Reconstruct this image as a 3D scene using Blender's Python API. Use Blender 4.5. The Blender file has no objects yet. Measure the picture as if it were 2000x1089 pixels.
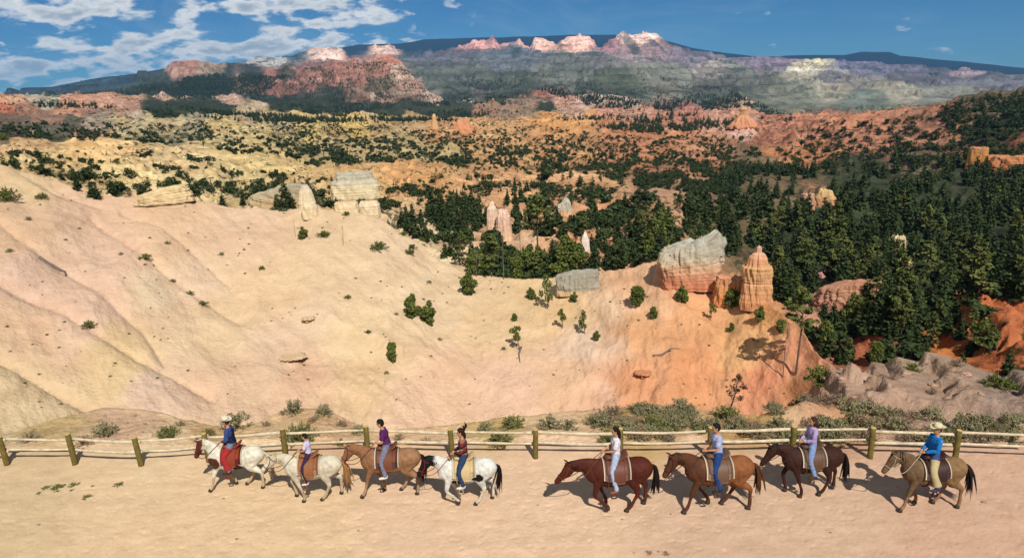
import bpy, bmesh, math, random
import numpy as np
from mathutils import Vector, Matrix

# ---------------------------------------------------------------- camera, sky, sun, exposure
SC = bpy.context.scene
COL = SC.collection
IMW, IMH, FPX, CAMH = 2000.0, 1089.0, 1350.0, 11.0
PITCH, ROLL = math.radians(15.7), math.radians(1.8)
Fv = np.array([0, math.cos(PITCH), -math.sin(PITCH)])
_R0 = np.array([1.0, 0, 0]); _U0 = np.array([0, math.sin(PITCH), math.cos(PITCH)])
Uv = _U0*math.cos(ROLL) + _R0*math.sin(ROLL)
Rv = _R0*math.cos(ROLL) - _U0*math.sin(ROLL)
cam = bpy.data.cameras.new('camera')
camo = bpy.data.objects.new('camera', cam); COL.objects.link(camo)
camo.matrix_world = Matrix(((Rv[0], Uv[0], -Fv[0], 0), (Rv[1], Uv[1], -Fv[1], 0), (Rv[2], Uv[2], -Fv[2], CAMH), (0, 0, 0, 1)))
cam.sensor_width = 36; cam.lens = FPX/IMW*36; cam.clip_start = 0.1; cam.clip_end = 60000
SC.camera = camo
SC.view_settings.view_transform = 'Standard'; SC.view_settings.look = 'None'
SC.view_settings.exposure = 0.3; SC.view_settings.gamma = 1.0
SC.view_settings.use_curve_mapping = False

SUN_EL = math.radians(47); SUN_AZ = math.radians(-18)      # light travels towards this azimuth (0 = +Y, positive = +X)
sd = Vector((math.sin(SUN_AZ)*math.cos(SUN_EL), math.cos(SUN_AZ)*math.cos(SUN_EL), -math.sin(SUN_EL)))
sun = bpy.data.lights.new('sun', 'SUN'); sun.energy = 4.9; sun.angle = math.radians(0.5); sun.color = (1, 0.96, 0.89)
suno = bpy.data.objects.new('sun', sun); COL.objects.link(suno)
suno.rotation_euler = sd.to_track_quat('-Z', 'Y').to_euler()
suno.location = (0, -20, 60)

W = bpy.data.worlds.new('World'); SC.world = W; W.use_nodes = True
nt = W.node_tree; nt.nodes.clear()
def N(t, **k):
    n = nt.nodes.new(t)
    for a, b in k.items(): setattr(n, a, b)
    return n
def L(a, b): nt.links.new(a, b)
def MATH(op, a, b=None, c=None, clamp=False):
    n = nt.nodes.new('ShaderNodeMath'); n.operation = op; n.use_clamp = clamp
    for i, v in enumerate((a, b, c)):
        if v is None: continue
        if isinstance(v, (int, float)): n.inputs[i].default_value = v
        else: nt.links.new(v, n.inputs[i])
    return n.outputs[0]
def MIXC(f, a, b, mode='MIX'):
    n = nt.nodes.new('ShaderNodeMix'); n.data_type = 'RGBA'; n.blend_type = mode
    for i, v in ((0, f), (6, a), (7, b)):
        if isinstance(v, (int, float)): n.inputs[i].default_value = v
        elif isinstance(v, tuple): n.inputs[i].default_value = (*v, 1) if len(v) == 3 else v
        else: nt.links.new(v, n.inputs[i])
    return n.outputs[2]
def MAPR(v, a, b, c=0.0, d=1.0, smooth=False):
    n = nt.nodes.new('ShaderNodeMapRange'); n.inputs[1].default_value = a; n.inputs[2].default_value = b
    n.inputs[3].default_value = c; n.inputs[4].default_value = d
    if smooth: n.interpolation_type = 'SMOOTHSTEP'
    nt.links.new(v, n.inputs[0]); return n.outputs[0]
def NOISE(vec, scale, detail=4, rough=0.5, dist=0.0, typ=None):
    n = nt.nodes.new('ShaderNodeTexNoise'); n.inputs['Scale'].default_value = scale
    n.inputs['Detail'].default_value = detail; n.inputs['Roughness'].default_value = rough; n.inputs['Distortion'].default_value = dist
    if typ: n.noise_type = typ
    if vec is not None: nt.links.new(vec, n.inputs['Vector'])
    return n.outputs['Fac']
sky = N('ShaderNodeTexSky', sky_type='NISHITA', sun_disc=False)
sky.sun_elevation = SUN_EL; sky.sun_rotation = SUN_AZ + math.pi
sky.altitude = 2400; sky.air_density = 1.0; sky.dust_density = 0.15; sky.ozone_density = 4.0
tc = N('ShaderNodeTexCoord'); sep = N('ShaderNodeSeparateXYZ'); L(tc.outputs['Generated'], sep.inputs[0])
dx, dy, dz = sep.outputs
# cloud layer: a level sheet of cloud met by each direction, so puffs flatten towards the horizon
inv = MATH('DIVIDE', 1.0, MATH('ADD', MATH('MAXIMUM', dz, 0.0), 0.33))
cmb = N('ShaderNodeCombineXYZ'); L(MATH('MULTIPLY', dx, inv), cmb.inputs[0]); L(MATH('MULTIPLY', dy, inv), cmb.inputs[1])
cmb.inputs[2].default_value = 3.7
n1 = NOISE(cmb.outputs[0], 7.6, 10, 0.54, 0.1)
n2 = NOISE(cmb.outputs[0], 1.7, 2, 0.5)
az = MATH('ARCTAN2', dx, dy)
west = MAPR(az, -0.22, 0.02, 1.0, -0.35, True)
cover = MATH('ADD', MATH('MULTIPLY', west, 0.175), MATH('MULTIPLY', MATH('SUBTRACT', n2, 0.5), 0.30))
dens = MATH('SUBTRACT', MATH('ADD', n1, cover), 0.60)
puff = MAPR(dens, 0.0, 0.13, 0.0, 1.0, True)
shade = MAPR(dens, 0.07, 0.27, 1.0, 0.25, True)
n3 = NOISE(cmb.outputs[0], 12.0, 6, 0.6)
cl = MIXC(MATH('MULTIPLY', shade, MAPR(n3, 0.35, 0.65, 0.75, 1.0)), (1.7, 2.5, 3.3), (7.6, 7.6, 7.3))
wis = NOISE(cmb.outputs[0], 1.8, 8, 0.62, 1.2)
veil = MAPR(wis, 0.48, 0.74, 0.0, 0.45, True)
skc = MIXC(1.0, sky.outputs[0], (0.13, 0.31, 0.44), 'MULTIPLY')
skc = MIXC(MATH('MULTIPLY', veil, MAPR(az, -0.7, 0.8, 1.0, 0.35)), skc, (2.4, 3.5, 4.6))
fade = MAPR(dz, 0.005, 0.05, 0.35, 0.95)
skc = MIXC(MATH('MULTIPLY', puff, fade), skc, cl)
bg = N('ShaderNodeBackground'); L(skc, bg.inputs[0]); bg.inputs[1].default_value = 0.10
wo = N('ShaderNodeOutputWorld'); L(bg.outputs[0], wo.inputs[0])

# ---------------------------------------------------------------- helpers
rng = np.random.default_rng(7); random.seed(7)
def s2l(c):
    c = np.asarray(c, float)/255.0
    return np.where(c <= 0.04045, c/12.92, ((c+0.055)/1.055)**2.4)
KL = 1.55                       # how bright a white sunlit surface comes out
def alb(r, g, b, k=None): return tuple(float(v) for v in np.clip(s2l((r, g, b))/(k or KL), 0.004, 0.85))

def ray(px, py): return Fv*FPX + Rv*(px-1000.0) + Uv*(544.5-py)
def ground_pt(px, py, z=0.0):
    d = ray(px, py); t = (z-CAMH)/d[2]; return np.array([0, 0, CAMH]) + d*t
def px_of(X, Y, Z):
    dx_, dy_, dz_ = X, Y, Z-CAMH
    w = dx_*Fv[0]+dy_*Fv[1]+dz_*Fv[2]
    return 1000+FPX*(dx_*Rv[0]+dy_*Rv[1]+dz_*Rv[2])/w, 544.5-FPX*(dx_*Uv[0]+dy_*Uv[1]+dz_*Uv[2])/w
def azel(px, py):
    d = ray(px, py); h = math.hypot(d[0], d[1]); return math.atan2(d[0], d[1]), d[2]/h

def _h(ix, iy, seed):
    n = (ix.astype(np.int64)*374761393 + iy.astype(np.int64)*668265263 + seed*974634777) & 0x7fffffff
    n = ((n ^ (n >> 13))*1274126177) & 0x7fffffff
    return ((n ^ (n >> 16)) & 0xffff)/65535.0*2*np.pi
def perlin(x, y, seed=0):
    x0 = np.floor(x); y0 = np.floor(y); fx = x-x0; fy = y-y0
    u = fx*fx*fx*(fx*(fx*6-15)+10); v = fy*fy*fy*(fy*(fy*6-15)+10)
    def g(ix, iy, ax, ay):
        a = _h(ix, iy, seed); return np.cos(a)*ax+np.sin(a)*ay
    a = g(x0, y0, fx, fy); b = g(x0+1, y0, fx-1, fy); c = g(x0, y0+1, fx, fy-1); d = g(x0+1, y0+1, fx-1, fy-1)
    return (a+(b-a)*u + ((c+(d-c)*u)-(a+(b-a)*u))*v)*1.5
def fbm(x, y, o=4, seed=0, g=0.5, lac=2.03):
    s = 0; a = 1.0; t = 0
    for i in range(o):
        s = s+a*perlin(x, y, seed+i*17); t += a; a *= g; x = x*lac+11.3; y = y*lac+5.1
    return s/t
def ridged(x, y, o=4, seed=0, g=0.5):
    s = 0; a = 1.0; t = 0
    for i in range(o):
        s = s+a*(1-2.2*np.abs(perlin(x, y, seed+i*31))); t += a; a *= g; x = x*2.07+3.3; y = y*2.07+9.1
    return s/t
def sstep(x, a, b):
    t = np.clip((x-a)/(b-a), 0, 1); return t*t*(3-2*t)

def mesh_np(name, V, F4=None, F3=None, smooth=True, mat=None, col=None, parent=None, matidx=None):
    me = bpy.data.meshes.new(name)
    loops = []; tot = []
    if F4 is not None and len(F4): loops.append(np.asarray(F4, np.int32).ravel()); tot.append(np.full(len(F4), 4, np.int32))
    if F3 is not None and len(F3): loops.append(np.asarray(F3, np.int32).ravel()); tot.append(np.full(len(F3), 3, np.int32))
    loops = np.concatenate(loops); tot = np.concatenate(tot)
    me.vertices.add(len(V)); me.vertices.foreach_set('co', np.asarray(V, np.float32).ravel())
    me.loops.add(len(loops)); me.loops.foreach_set('vertex_index', loops)
    me.polygons.add(len(tot)); st = np.zeros(len(tot), np.int32); st[1:] = np.cumsum(tot)[:-1]
    me.polygons.foreach_set('loop_start', st); me.polygons.foreach_set('loop_total', tot)
    me.polygons.foreach_set('use_smooth', np.full(len(tot), smooth))
    if matidx is not None: me.polygons.foreach_set('material_index', np.asarray(matidx, np.int32))
    me.update(); me.validate()
    if col is not None:
        ca = me.color_attributes.new('Col', 'FLOAT_COLOR', 'POINT')
        c4 = np.ones((len(V), 4), np.float32); c4[:, :3] = col; ca.data.foreach_set('color', c4.ravel())
    o = bpy.data.objects.new(name, me)
    COL.objects.link(o)
    if mat is not None:
        for m in (mat if isinstance(mat, (list, tuple)) else [mat]): me.materials.append(m)
    if parent is not None: o.parent = parent
    return o
def tag(o, label=None, cat=None, group=None, kind=None):
    if label: o['label'] = label
    if cat: o['category'] = cat
    if group: o['group'] = group
    if kind: o['kind'] = kind
    return o
def empty(name, loc=(0, 0, 0), rz=0.0, scale=1.0):
    o = bpy.data.objects.new(name, None); COL.objects.link(o); o.location = loc; o.rotation_euler = (0, 0, rz)
    o.scale = (scale,)*3 if not isinstance(scale, tuple) else scale
    o.empty_display_size = 0.2
    return o

def material(name, rough=0.9):
    global nt
    m = bpy.data.materials.new(name); m.use_nodes = True; nt = m.node_tree
    b = nt.nodes['Principled BSDF']; b.inputs['Roughness'].default_value = rough
    b.inputs['Specular IOR Level'].default_value = 0.15
    return m, b
def simple(name, rgb, rough=0.85, var=0.18, scale=8.0, bump=0.0, spec=0.2, attr=False, metal=0.0):
    m, b = material(name, rough); b.inputs['Specular IOR Level'].default_value = spec; b.inputs['Metallic'].default_value = metal
    t = nt.nodes.new('ShaderNodeTexCoord')
    f = NOISE(t.outputs['Object'], scale, 5, 0.6)
    lo = tuple(c*(1-var) for c in rgb); hi = tuple(min(c*(1+var), 0.9) for c in rgb)
    L(MIXC(MAPR(f, 0.3, 0.7), lo, hi), b.inputs['Base Color'])
    if bump:
        bn = nt.nodes.new('ShaderNodeBump'); bn.inputs['Strength'].default_value = 1.0; bn.inputs['Distance'].default_value = bump
        L(f, bn.inputs['Height']); L(bn.outputs[0], b.inputs['Normal'])
    return m
# ---------------------------------------------------------------- terrain: curves (photo column, sight line row, distance)
AZ0, AZ1, NC = math.radians(-50), math.radians(50), 1150
AZ = np.linspace(AZ0, AZ1, NC)
def curve(pts, z=None):
    """pts: (px, py, r) -> r and height along every azimuth"""
    a = []; r = []; te = []
    for p in pts:
        A, e = azel(p[0], p[1]); a.append(A); te.append(e)
        r.append(p[2] if len(p) > 2 and p[2] else -(CAMH+0.35)/e)
    rr = np.interp(AZ, a, r); tt = np.interp(AZ, a, te)
    return rr, CAMH + rr*tt
def azinterp(pts):
    a = [azel(p[0], 500)[0] for p in pts]; return np.interp(AZ, a, [p[1] for p in pts])
C = []
C.append((np.full(NC, 1.0), np.zeros(NC)))
m_ = 0.055; rf = (19.7)/(np.cos(AZ)+m_*np.sin(AZ)); C.append((rf, np.zeros(NC)))
C.append(curve([(-300,850),(0,850),(80,832),(200,797),(300,805),(420,835),(500,832),(570,800),(640,805),(730,848),(870,838),(1000,818),(1180,802),(1260,795),(1400,808),(1480,815),(1560,815),(1640,805),(1800,795),(2000,800),(2400,800)]))
# outcrop on the right, sheer drop elsewhere
r3, z3 = curve([(1470,900,36),(1530,840,37),(1570,790,38),(1600,744,39),(1650,728,39),(1700,722,39),(1750,716,38),(1790,712,38),(1830,716,38),(1890,724,38),(1930,738,38),(1965,744,38),(2010,742,38),(2400,760,38)])
w = azinterp([(1440,0),(1470,0.1),(1500,1)])
C.append((C[2][0]+8+(r3-C[2][0]-8)*w, -17+(z3+17)*w))
C.append((azinterp([(-300,56),(600,58),(1300,60),(1500,66),(1700,75),(2300,75)]), azinterp([(-300,-30),(0,-34),(500,-40),(1100,-44),(1500,-48),(1700,-52),(2300,-52)])))
C.append(curve([(-300,290,205),(0,325,190),(60,337,185),(130,362,178),(200,384,172),(290,396,168),(380,408,165),(480,412,162),(560,420,160),(640,432,155),(700,436,152),(745,440,150),(800,468,146),(860,512,140),(920,540,135),(990,545,132),(1080,547,130),(1170,538,128),(1230,522,126),(1290,510,125),(1350,540,122),(1420,570,118),(1500,610,110),(1560,662,102),(1600,705,96),(1650,760,92),(1700,790,90),(2000,800,90),(2400,800,90)]))
C.append((C[5][0]+azinterp([(0,30),(740,30),(900,22),(1500,20),(1700,25)]), C[5][1]-azinterp([(0,9),(740,12),(900,16),(1500,20),(1700,6)])))
C.append(curve([(-300,345,265),(0,352,262),(130,385,258),(200,402,255),(400,420,250),(600,448,240),(740,462,230),(800,490,215),(860,532,200),(920,556,188),(1050,562,180),(1170,556,176),(1290,530,175),(1400,590,165),(1500,632,158),(1560,668,152),(1640,712,146),(1700,716,142),(1850,716,140),(2000,760,130),(2400,780,130)]))
C.append(curve([(-300,318,420),(0,325,420),(200,355,400),(400,368,390),(600,392,380),(760,400,370),(1000,440,300),(1100,445,290),(1200,440,290),(1300,450,280),(1400,490,250),(1500,530,230),(1600,562,220),(1700,548,225),(1780,556,220),(1850,585,205),(1910,572,200),(2000,580,195),(2400,600,190)]))
C.append(curve([(-300,280,700),(0,285,700),(300,300,720),(600,325,680),(900,345,620),(1100,360,560),(1250,375,500),(1400,395,440),(1600,405,430),(1800,405,430),(2000,395,420),(2400,380,420)]))
C.append(curve([(-300,240,1300),(0,240,1300),(300,248,1350),(600,250,1400),(1000,258,1350),(1250,268,1200),(1450,300,900),(1600,322,740),(1800,312,700),(2000,305,660),(2400,290,640)]))
C.append(curve([(-300,212,2200),(0,205,2200),(200,208,2200),(450,226,2000),(700,236,1900),(880,236,1900),(1000,240,1800),(1280,240,1700),(1450,245,1500),(1560,246,1300),(1700,236,1200),(1800,228,1100),(1880,203,1050),(1940,196,1020),(2000,190,1000),(2400,170,1000)]))
C.append(curve([(-300,206,2900),(0,200,2900),(200,196,2800),(480,205,2700),(700,212,2600),(880,212,2600),(1000,212,2500),(1280,218,2400),(1450,225,2400),(1560,252,2300),(1700,245,2200),(1800,236,2200),(1880,222,2200),(2000,215,2200),(2400,205,2200)]))
C.append(curve([(-300,208,4000),(0,199,4000),(150,184,3900),(310,160,3800),(425,143,3700),(540,134,3600),(620,127,3500),(690,117,3450),(735,113,3400),(765,111,3400),(785,121,3350),(800,140,3300),(830,168,3200),(860,190,3100),(890,200,3000),(930,196,3000),(990,185,3000),(1030,174,3000),(1075,171,3000),(1110,180,3000),(1160,181,2950),(1215,188,2900),(1245,199,2900),(1300,203,3000),(1420,190,3300),(1445,176,3300),(1465,195,3300),(1520,212,3300),(1600,212,3500),(1800,212,3500),(2000,208,3500),(2400,200,3500)]))
zc = C[13][1]
C.append((C[13][0]+500, np.minimum(zc-40, -60+0*zc)))
C.append(curve([(-300,203,5600),(0,196,5600),(200,166,5600),(310,154,5500),(330,143,5400),(355,130,5300),(378,124,5300),(400,130,5300),(420,139,5400),(450,143,5500),(600,133,5500),(800,150,5200),(900,152,5200),(960,150,5200),(1040,158,5200),(1120,152,5200),(1180,140,5200),(1250,138,5200),(1340,150,5200),(1420,165,5200),(1480,168,5200),(1560,172,5200),(1640,172,5200),(1760,182,5200),(1900,198,5200),(2000,203,5200),(2400,215,5200)]))
C.append(curve([(-300,200,7200),(0,194,7200),(200,168,7200),(380,142,7200),(600,125,7000),(800,128,7000),(900,124,7000),(1000,120,7000),(1100,118,7000),(1200,118,7000),(1350,128,7000),(1480,139,6900),(1500,140,6900),(1640,142,6900),(1700,158,6900),(1780,160,7000),(1900,168,7000),(2000,172,7000),(2400,185,7000)]))
C.append(curve([(-300,206,9000),(0,196,9000),(150,178,9000),(260,160,9000),(420,138,9000),(480,127,9000),(505,115,9000),(560,112,9000),(592,104,9000),(605,97,9000),(668,96,9000),(684,108,9000),(708,103,9000),(722,89,9000),(760,90,9000),(790,104,9000),(870,102,9000),(905,92,9000),(928,78,9000),(950,86,9000),(962,71,9000),(976,92,9000),(1000,86,9000),(1015,79,9000),(1035,96,9000),(1044,72,9000),(1085,88,9000),(1112,76,9000),(1135,70,9000),(1152,75,9000),(1172,98,9000),(1200,76,9000),(1213,67,9000),(1232,72,9000),(1252,66,9000),(1285,70,9000),(1300,88,9000),(1340,100,9000),(1420,116,9000),(1520,116,9000),(1600,121,9000),(1700,126,9000),(1800,136,9000),(2000,152,9000),(2400,170,9000)]))
C.append((C[17][0]+900, C[17][1]-120))
C.append(curve([(-300,205,12500),(0,190,12500),(60,180,12500),(120,166,12500),(170,156,12500),(330,134,12500),(450,124,12500),(520,116,12500),(600,104,12500),(700,88,12500),(780,86,12500),(830,78,12500),(900,76,12500),(1000,72,12500),(1150,68,12500),(1200,68,12500),(1290,78,12500),(1350,94,12500),(1420,104,12500),(1480,111,12500),(1560,109,12500),(1650,108,12500),(1685,102,12500),(1738,101,12500),(1760,109,12500),(1850,118,12500),(1950,128,12500),(2000,133,12500),(2400,150,12500)]))
C.append((C[19][0]+3000, C[19][1]-500))
NR = [230, 46, 90, 16, 190, 10, 14, 100, 120, 130, 110, 50, 110, 10, 50, 70, 60, 8, 20, 3]
Rr = []; Zr = []; KR = []
for k in range(len(C)-1):
    (ra, za), (rb, zb) = C[k], C[k+1]; n = NR[k]
    for i in range(n):
        t = i/n
        r = ra*(rb/ra)**t if k not in (0, 1, 2, 3) else (ra+(rb-ra)*t if k else (ra+(12-ra)*t*10 if t < .1 else 12+(rb-12)*(t-.1)/.9))
        u = (r-ra)/(rb-ra)
        if k == 2: uu = u*u*(3-2*u)*(1-w)+u*w            # cliff rolls over the rim
        elif k == 1: uu = u*u*(3-2*u)
        elif k == 12: uu = u**1.5                          # concave butte and cliff flanks
        elif k == 16: uu = u**1.8
        else: uu = u
        Rr.append(r); Zr.append(za+(zb-za)*uu); KR.append(k+t)
Rr.append(C[-1][0]); Zr.append(C[-1][1]); KR.append(float(len(C)-1))
RR = np.array(Rr); ZB = np.array(Zr); KK = np.repeat(np.array(KR)[:, None], NC, 1)
AA = np.repeat(AZ[None, :], len(RR), 0)
XX = RR*np.sin(AA); YY = RR*np.cos(AA)
PX, PY = px_of(XX, YY, ZB)                                  # where the smooth ground is seen
def band(a, b, s=0.3): return sstep(KK, a, a+s)*(1-sstep(KK, b-s, b))
D = np.zeros_like(ZB)
sub = lambda a, b: slice(np.searchsorted(KR, a), np.searchsorted(KR, b, side='right'))
def add(a, b, fn, s=0.3):
    q = sub(a, b); D[q] += (fn(XX[q], YY[q], q))*band(a, b, s)[q]
add(-1, 1.2, lambda x, y, q: 0.03*fbm(x/2.2, y/0.9, 3, 1)+0.012*fbm(x/0.35, y/0.3, 3, 2)-0.01-0.016*sstep(perlin(x/0.23, y/0.17, 6), 0.34, 0.6)*sstep(perlin(x/1.7, y/0.9, 7)+0.8*sstep(y, 13.5, 15.5)*(1-sstep(y, 18, 19)), 0.1, 0.7)-0.008*sstep(perlin(x/0.10, y/0.08, 8), 0.4, 0.6))
add(1, 3.4, lambda x, y, q: 0.16*fbm(x/1.6, y/1.4, 4, 3)+0.06*np.abs(fbm(x/0.4, y/0.4, 3, 4)), 0.2)
wr = azinterp([(1500, 0), (1600, 1)])[None, :]
add(1.6, 3.5, lambda x, y, q: wr*(1.0*ridged((x*0.5+y*0.85)/7.5, (y*.5-x*0.85)/13.0, 2, 5, 0.4)+0.55*ridged((x*.5+y*.85)/2.6, (y*.5-x*.85)/5.0, 4, 77, 0.6)+0.07*fbm(x/.5, y/.5, 3, 78)-0.5), 0.25)
q = sub(1.9, 3.9); s_w = (XX[q]-12.7)*0.99-(YY[q]-24)*0.08+0.5*fbm(XX[q]/2, YY[q]/2, 3, 95)
mw = sstep(KK[q], 2.02, 2.14)*(1-sstep(KK[q], 3.4, 3.9))*sstep(AA[q], azel(1440, 500)[0], azel(1470, 500)[0])
D[q] += mw*(-11*sstep(-s_w, -0.1, 0.8)+0.5*np.exp(-(s_w-0.8)**2)*sstep(s_w, 0, .5))
q = sub(2.0, 3.5); zt_ = ZB[q]+D[q]+0.28*XX[q]; st_ = 0.85; f_ = zt_/st_; fr_ = f_-np.floor(f_)
D[q] += ((np.floor(f_)+sstep(fr_, .55, .95))*st_-zt_)*0.8*sstep(PX[q], 1500, 1600)*sstep(KK[q], 2.1, 2.3)*(1-sstep(KK[q], 3.2, 3.5))
# the long pale slope: gullies run down and to the right
def slope_fn(x, y, q):
    a = math.radians(38); u = x*math.cos(a)-y*math.sin(a)*-1; u = x*0.75+y*0.66; v = -x*0.66+y*0.75
    wl = 1-sstep(PX[q], 700, 1250)
    g = 2.6*ridged(u/36+0.4*fbm(x/60, y/60, 2, 8), v/150, 2, 9)*wl
    g += 0.9*fbm(x/22, y/22, 4, 10)+0.34*ridged(u/7, v/34, 4, 11, 0.55)*(0.3+wl)+0.14*ridged(x/1.9+0.3*y/8, y/7, 3, 12)+0.08*fbm(x/0.9, y/0.9, 3, 19)
    wr_ = sstep(PX[q], 1000, 1350)
    g += wr_*(1.6*ridged(x/14+0.3*fbm(x/9, y/9, 2, 13), y/34, 3, 14)+0.35*ridged(x/3, y/7, 3, 21))
    g += 0.5*(1-wl)*ridged(x/9, y/16, 3, 15)
    lowm = sstep(PY[q], 640, 720)*sstep(PX[q]+40*fbm(x/10, y/10, 2, 97), 560, 640)*(1-0.6*sstep(PX[q], 760, 900)*(1-sstep(PX[q], 1080, 1200)))+sstep(PX[q], 1230, 1330)*sstep(PY[q], 590, 660)
    g += np.clip(lowm, 0, 1)*(0.20*ridged(AA[q]*62+1.6*fbm(x/5, y/5, 3, 98), RR[q]/8, 4, 99, 0.6)*sstep(fbm(x/7, y/9, 3, 93), -.25, .3)+0.5*fbm(x/3.2, y/6, 4, 94, 0.6))
    return g
add(3.9, 6.0, slope_fn, 0.5)
add(6.3, 9.0, lambda x, y, q: 9*ridged(x/62+0.5*fbm(x/90, y/90, 2, 16), y/75, 5, 17, 0.58)+3*ridged(x/16, y/18, 3, 18)-3, 0.7)
add(8.0, 12.6, lambda x, y, q: (20*ridged(x/170+0.6*fbm(x/300, y/300, 2, 19), y/170, 6, 20, 0.58)+5*ridged(x/40, y/46, 3, 22)-5)*(0.5+0.5*sstep(RR[q], 500, 1500)), 0.8)
add(8.2, 12.4, lambda x, y, q: 0.0135*RR[q]*(ridged(AA[q]*6.0+0.5*fbm(AA[q]*9, np.log(RR[q])*6, 2, 70), np.log(RR[q])*5.2+2.2*AA[q], 4, 71, 0.48)-0.25), 0.7)
add(11.5, 13.0, lambda x, y, q: 0.016*RR[q]*ridged((x+0.35*y)/210+0.3*fbm(x/400, y/400, 2, 23), y/900, 5, 24, 0.6)-22, 0.25)
add(12.2, 13.3, lambda x, y, q: 40*ridged((x+0.4*y)/150+0.3*fbm(x/120,y/120,2,91), y/700, 4, 90, 0.5)-26, 0.2)
add(14.0, 17.3, lambda x, y, q: 60*ridged(x/900+0.5*fbm(x/1000, y/1000, 2, 25), y/1300, 6, 26, 0.55)+34*ridged(x/190, y/300, 4, 27)-20, 0.6)
add(16.2, 17.6, lambda x, y, q: 34*ridged(x/210, y/2600, 4, 28, 0.6), 0.3)
add(18.2, 20.0, lambda x, y, q: 30*fbm(x/1200, y/1200, 4, 29), 0.3)
# gullies drawn on the pale slope, shallow V channels (photo polylines of the bare slope)
GUL = [([(0,578),(60,600),(130,628),(190,668),(260,705),(330,735),(420,782)], 9, 1.1), ([(0,712),(50,735),(120,770),(190,800)], 9, 1.3),
       ([(0,455),(60,500),(130,545),(210,600),(280,660),(320,712)], 10, 0.9), ([(180,430),(260,500),(330,552),(400,590),(470,630)], 10, 0.9),
       ([(240,420),(320,465),(400,525),(450,560)], 8, 0.7), ([(40,340),(110,380),(200,405)], 6, 0.6), ([(560,700),(600,712),(640,716)], 5, 0.5)]
q = sub(4.0, 5.05); px, py = PX[q], PY[q]
for pl, wd, dp in GUL:
    dmin = np.full(px.shape, 1e9)
    for (x0, y0), (x1, y1) in zip(pl[:-1], pl[1:]):
        tt = np.clip(((px-x0)*(x1-x0)+(py-y0)*(y1-y0))/((x1-x0)**2+(y1-y0)**2), 0, 1)
        dmin = np.minimum(dmin, np.hypot(px-x0-tt*(x1-x0), py-y0-tt*(y1-y0)))
    D[q] -= dp*np.exp(-dmin/wd)
Z = ZB + D
# strata steps in the badlands: flats and risers
def terrace(a, b, step, amt):
    q = sub(a, b); z = Z[q]; f = z/step; fr = f-np.floor(f)
    zt = (np.floor(f)+sstep(fr, 0.3, 0.75))*step; m = band(a, b, 0.5)[q]*amt
    Z[q] = z+(zt-z)*m
terrace(6.5, 12.4, 5.0, 0.45)
terrace(12.0, 13.1, 22.0, 0.5)
terrace(14.2, 17.4, 46.0, 0.85)

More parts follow.
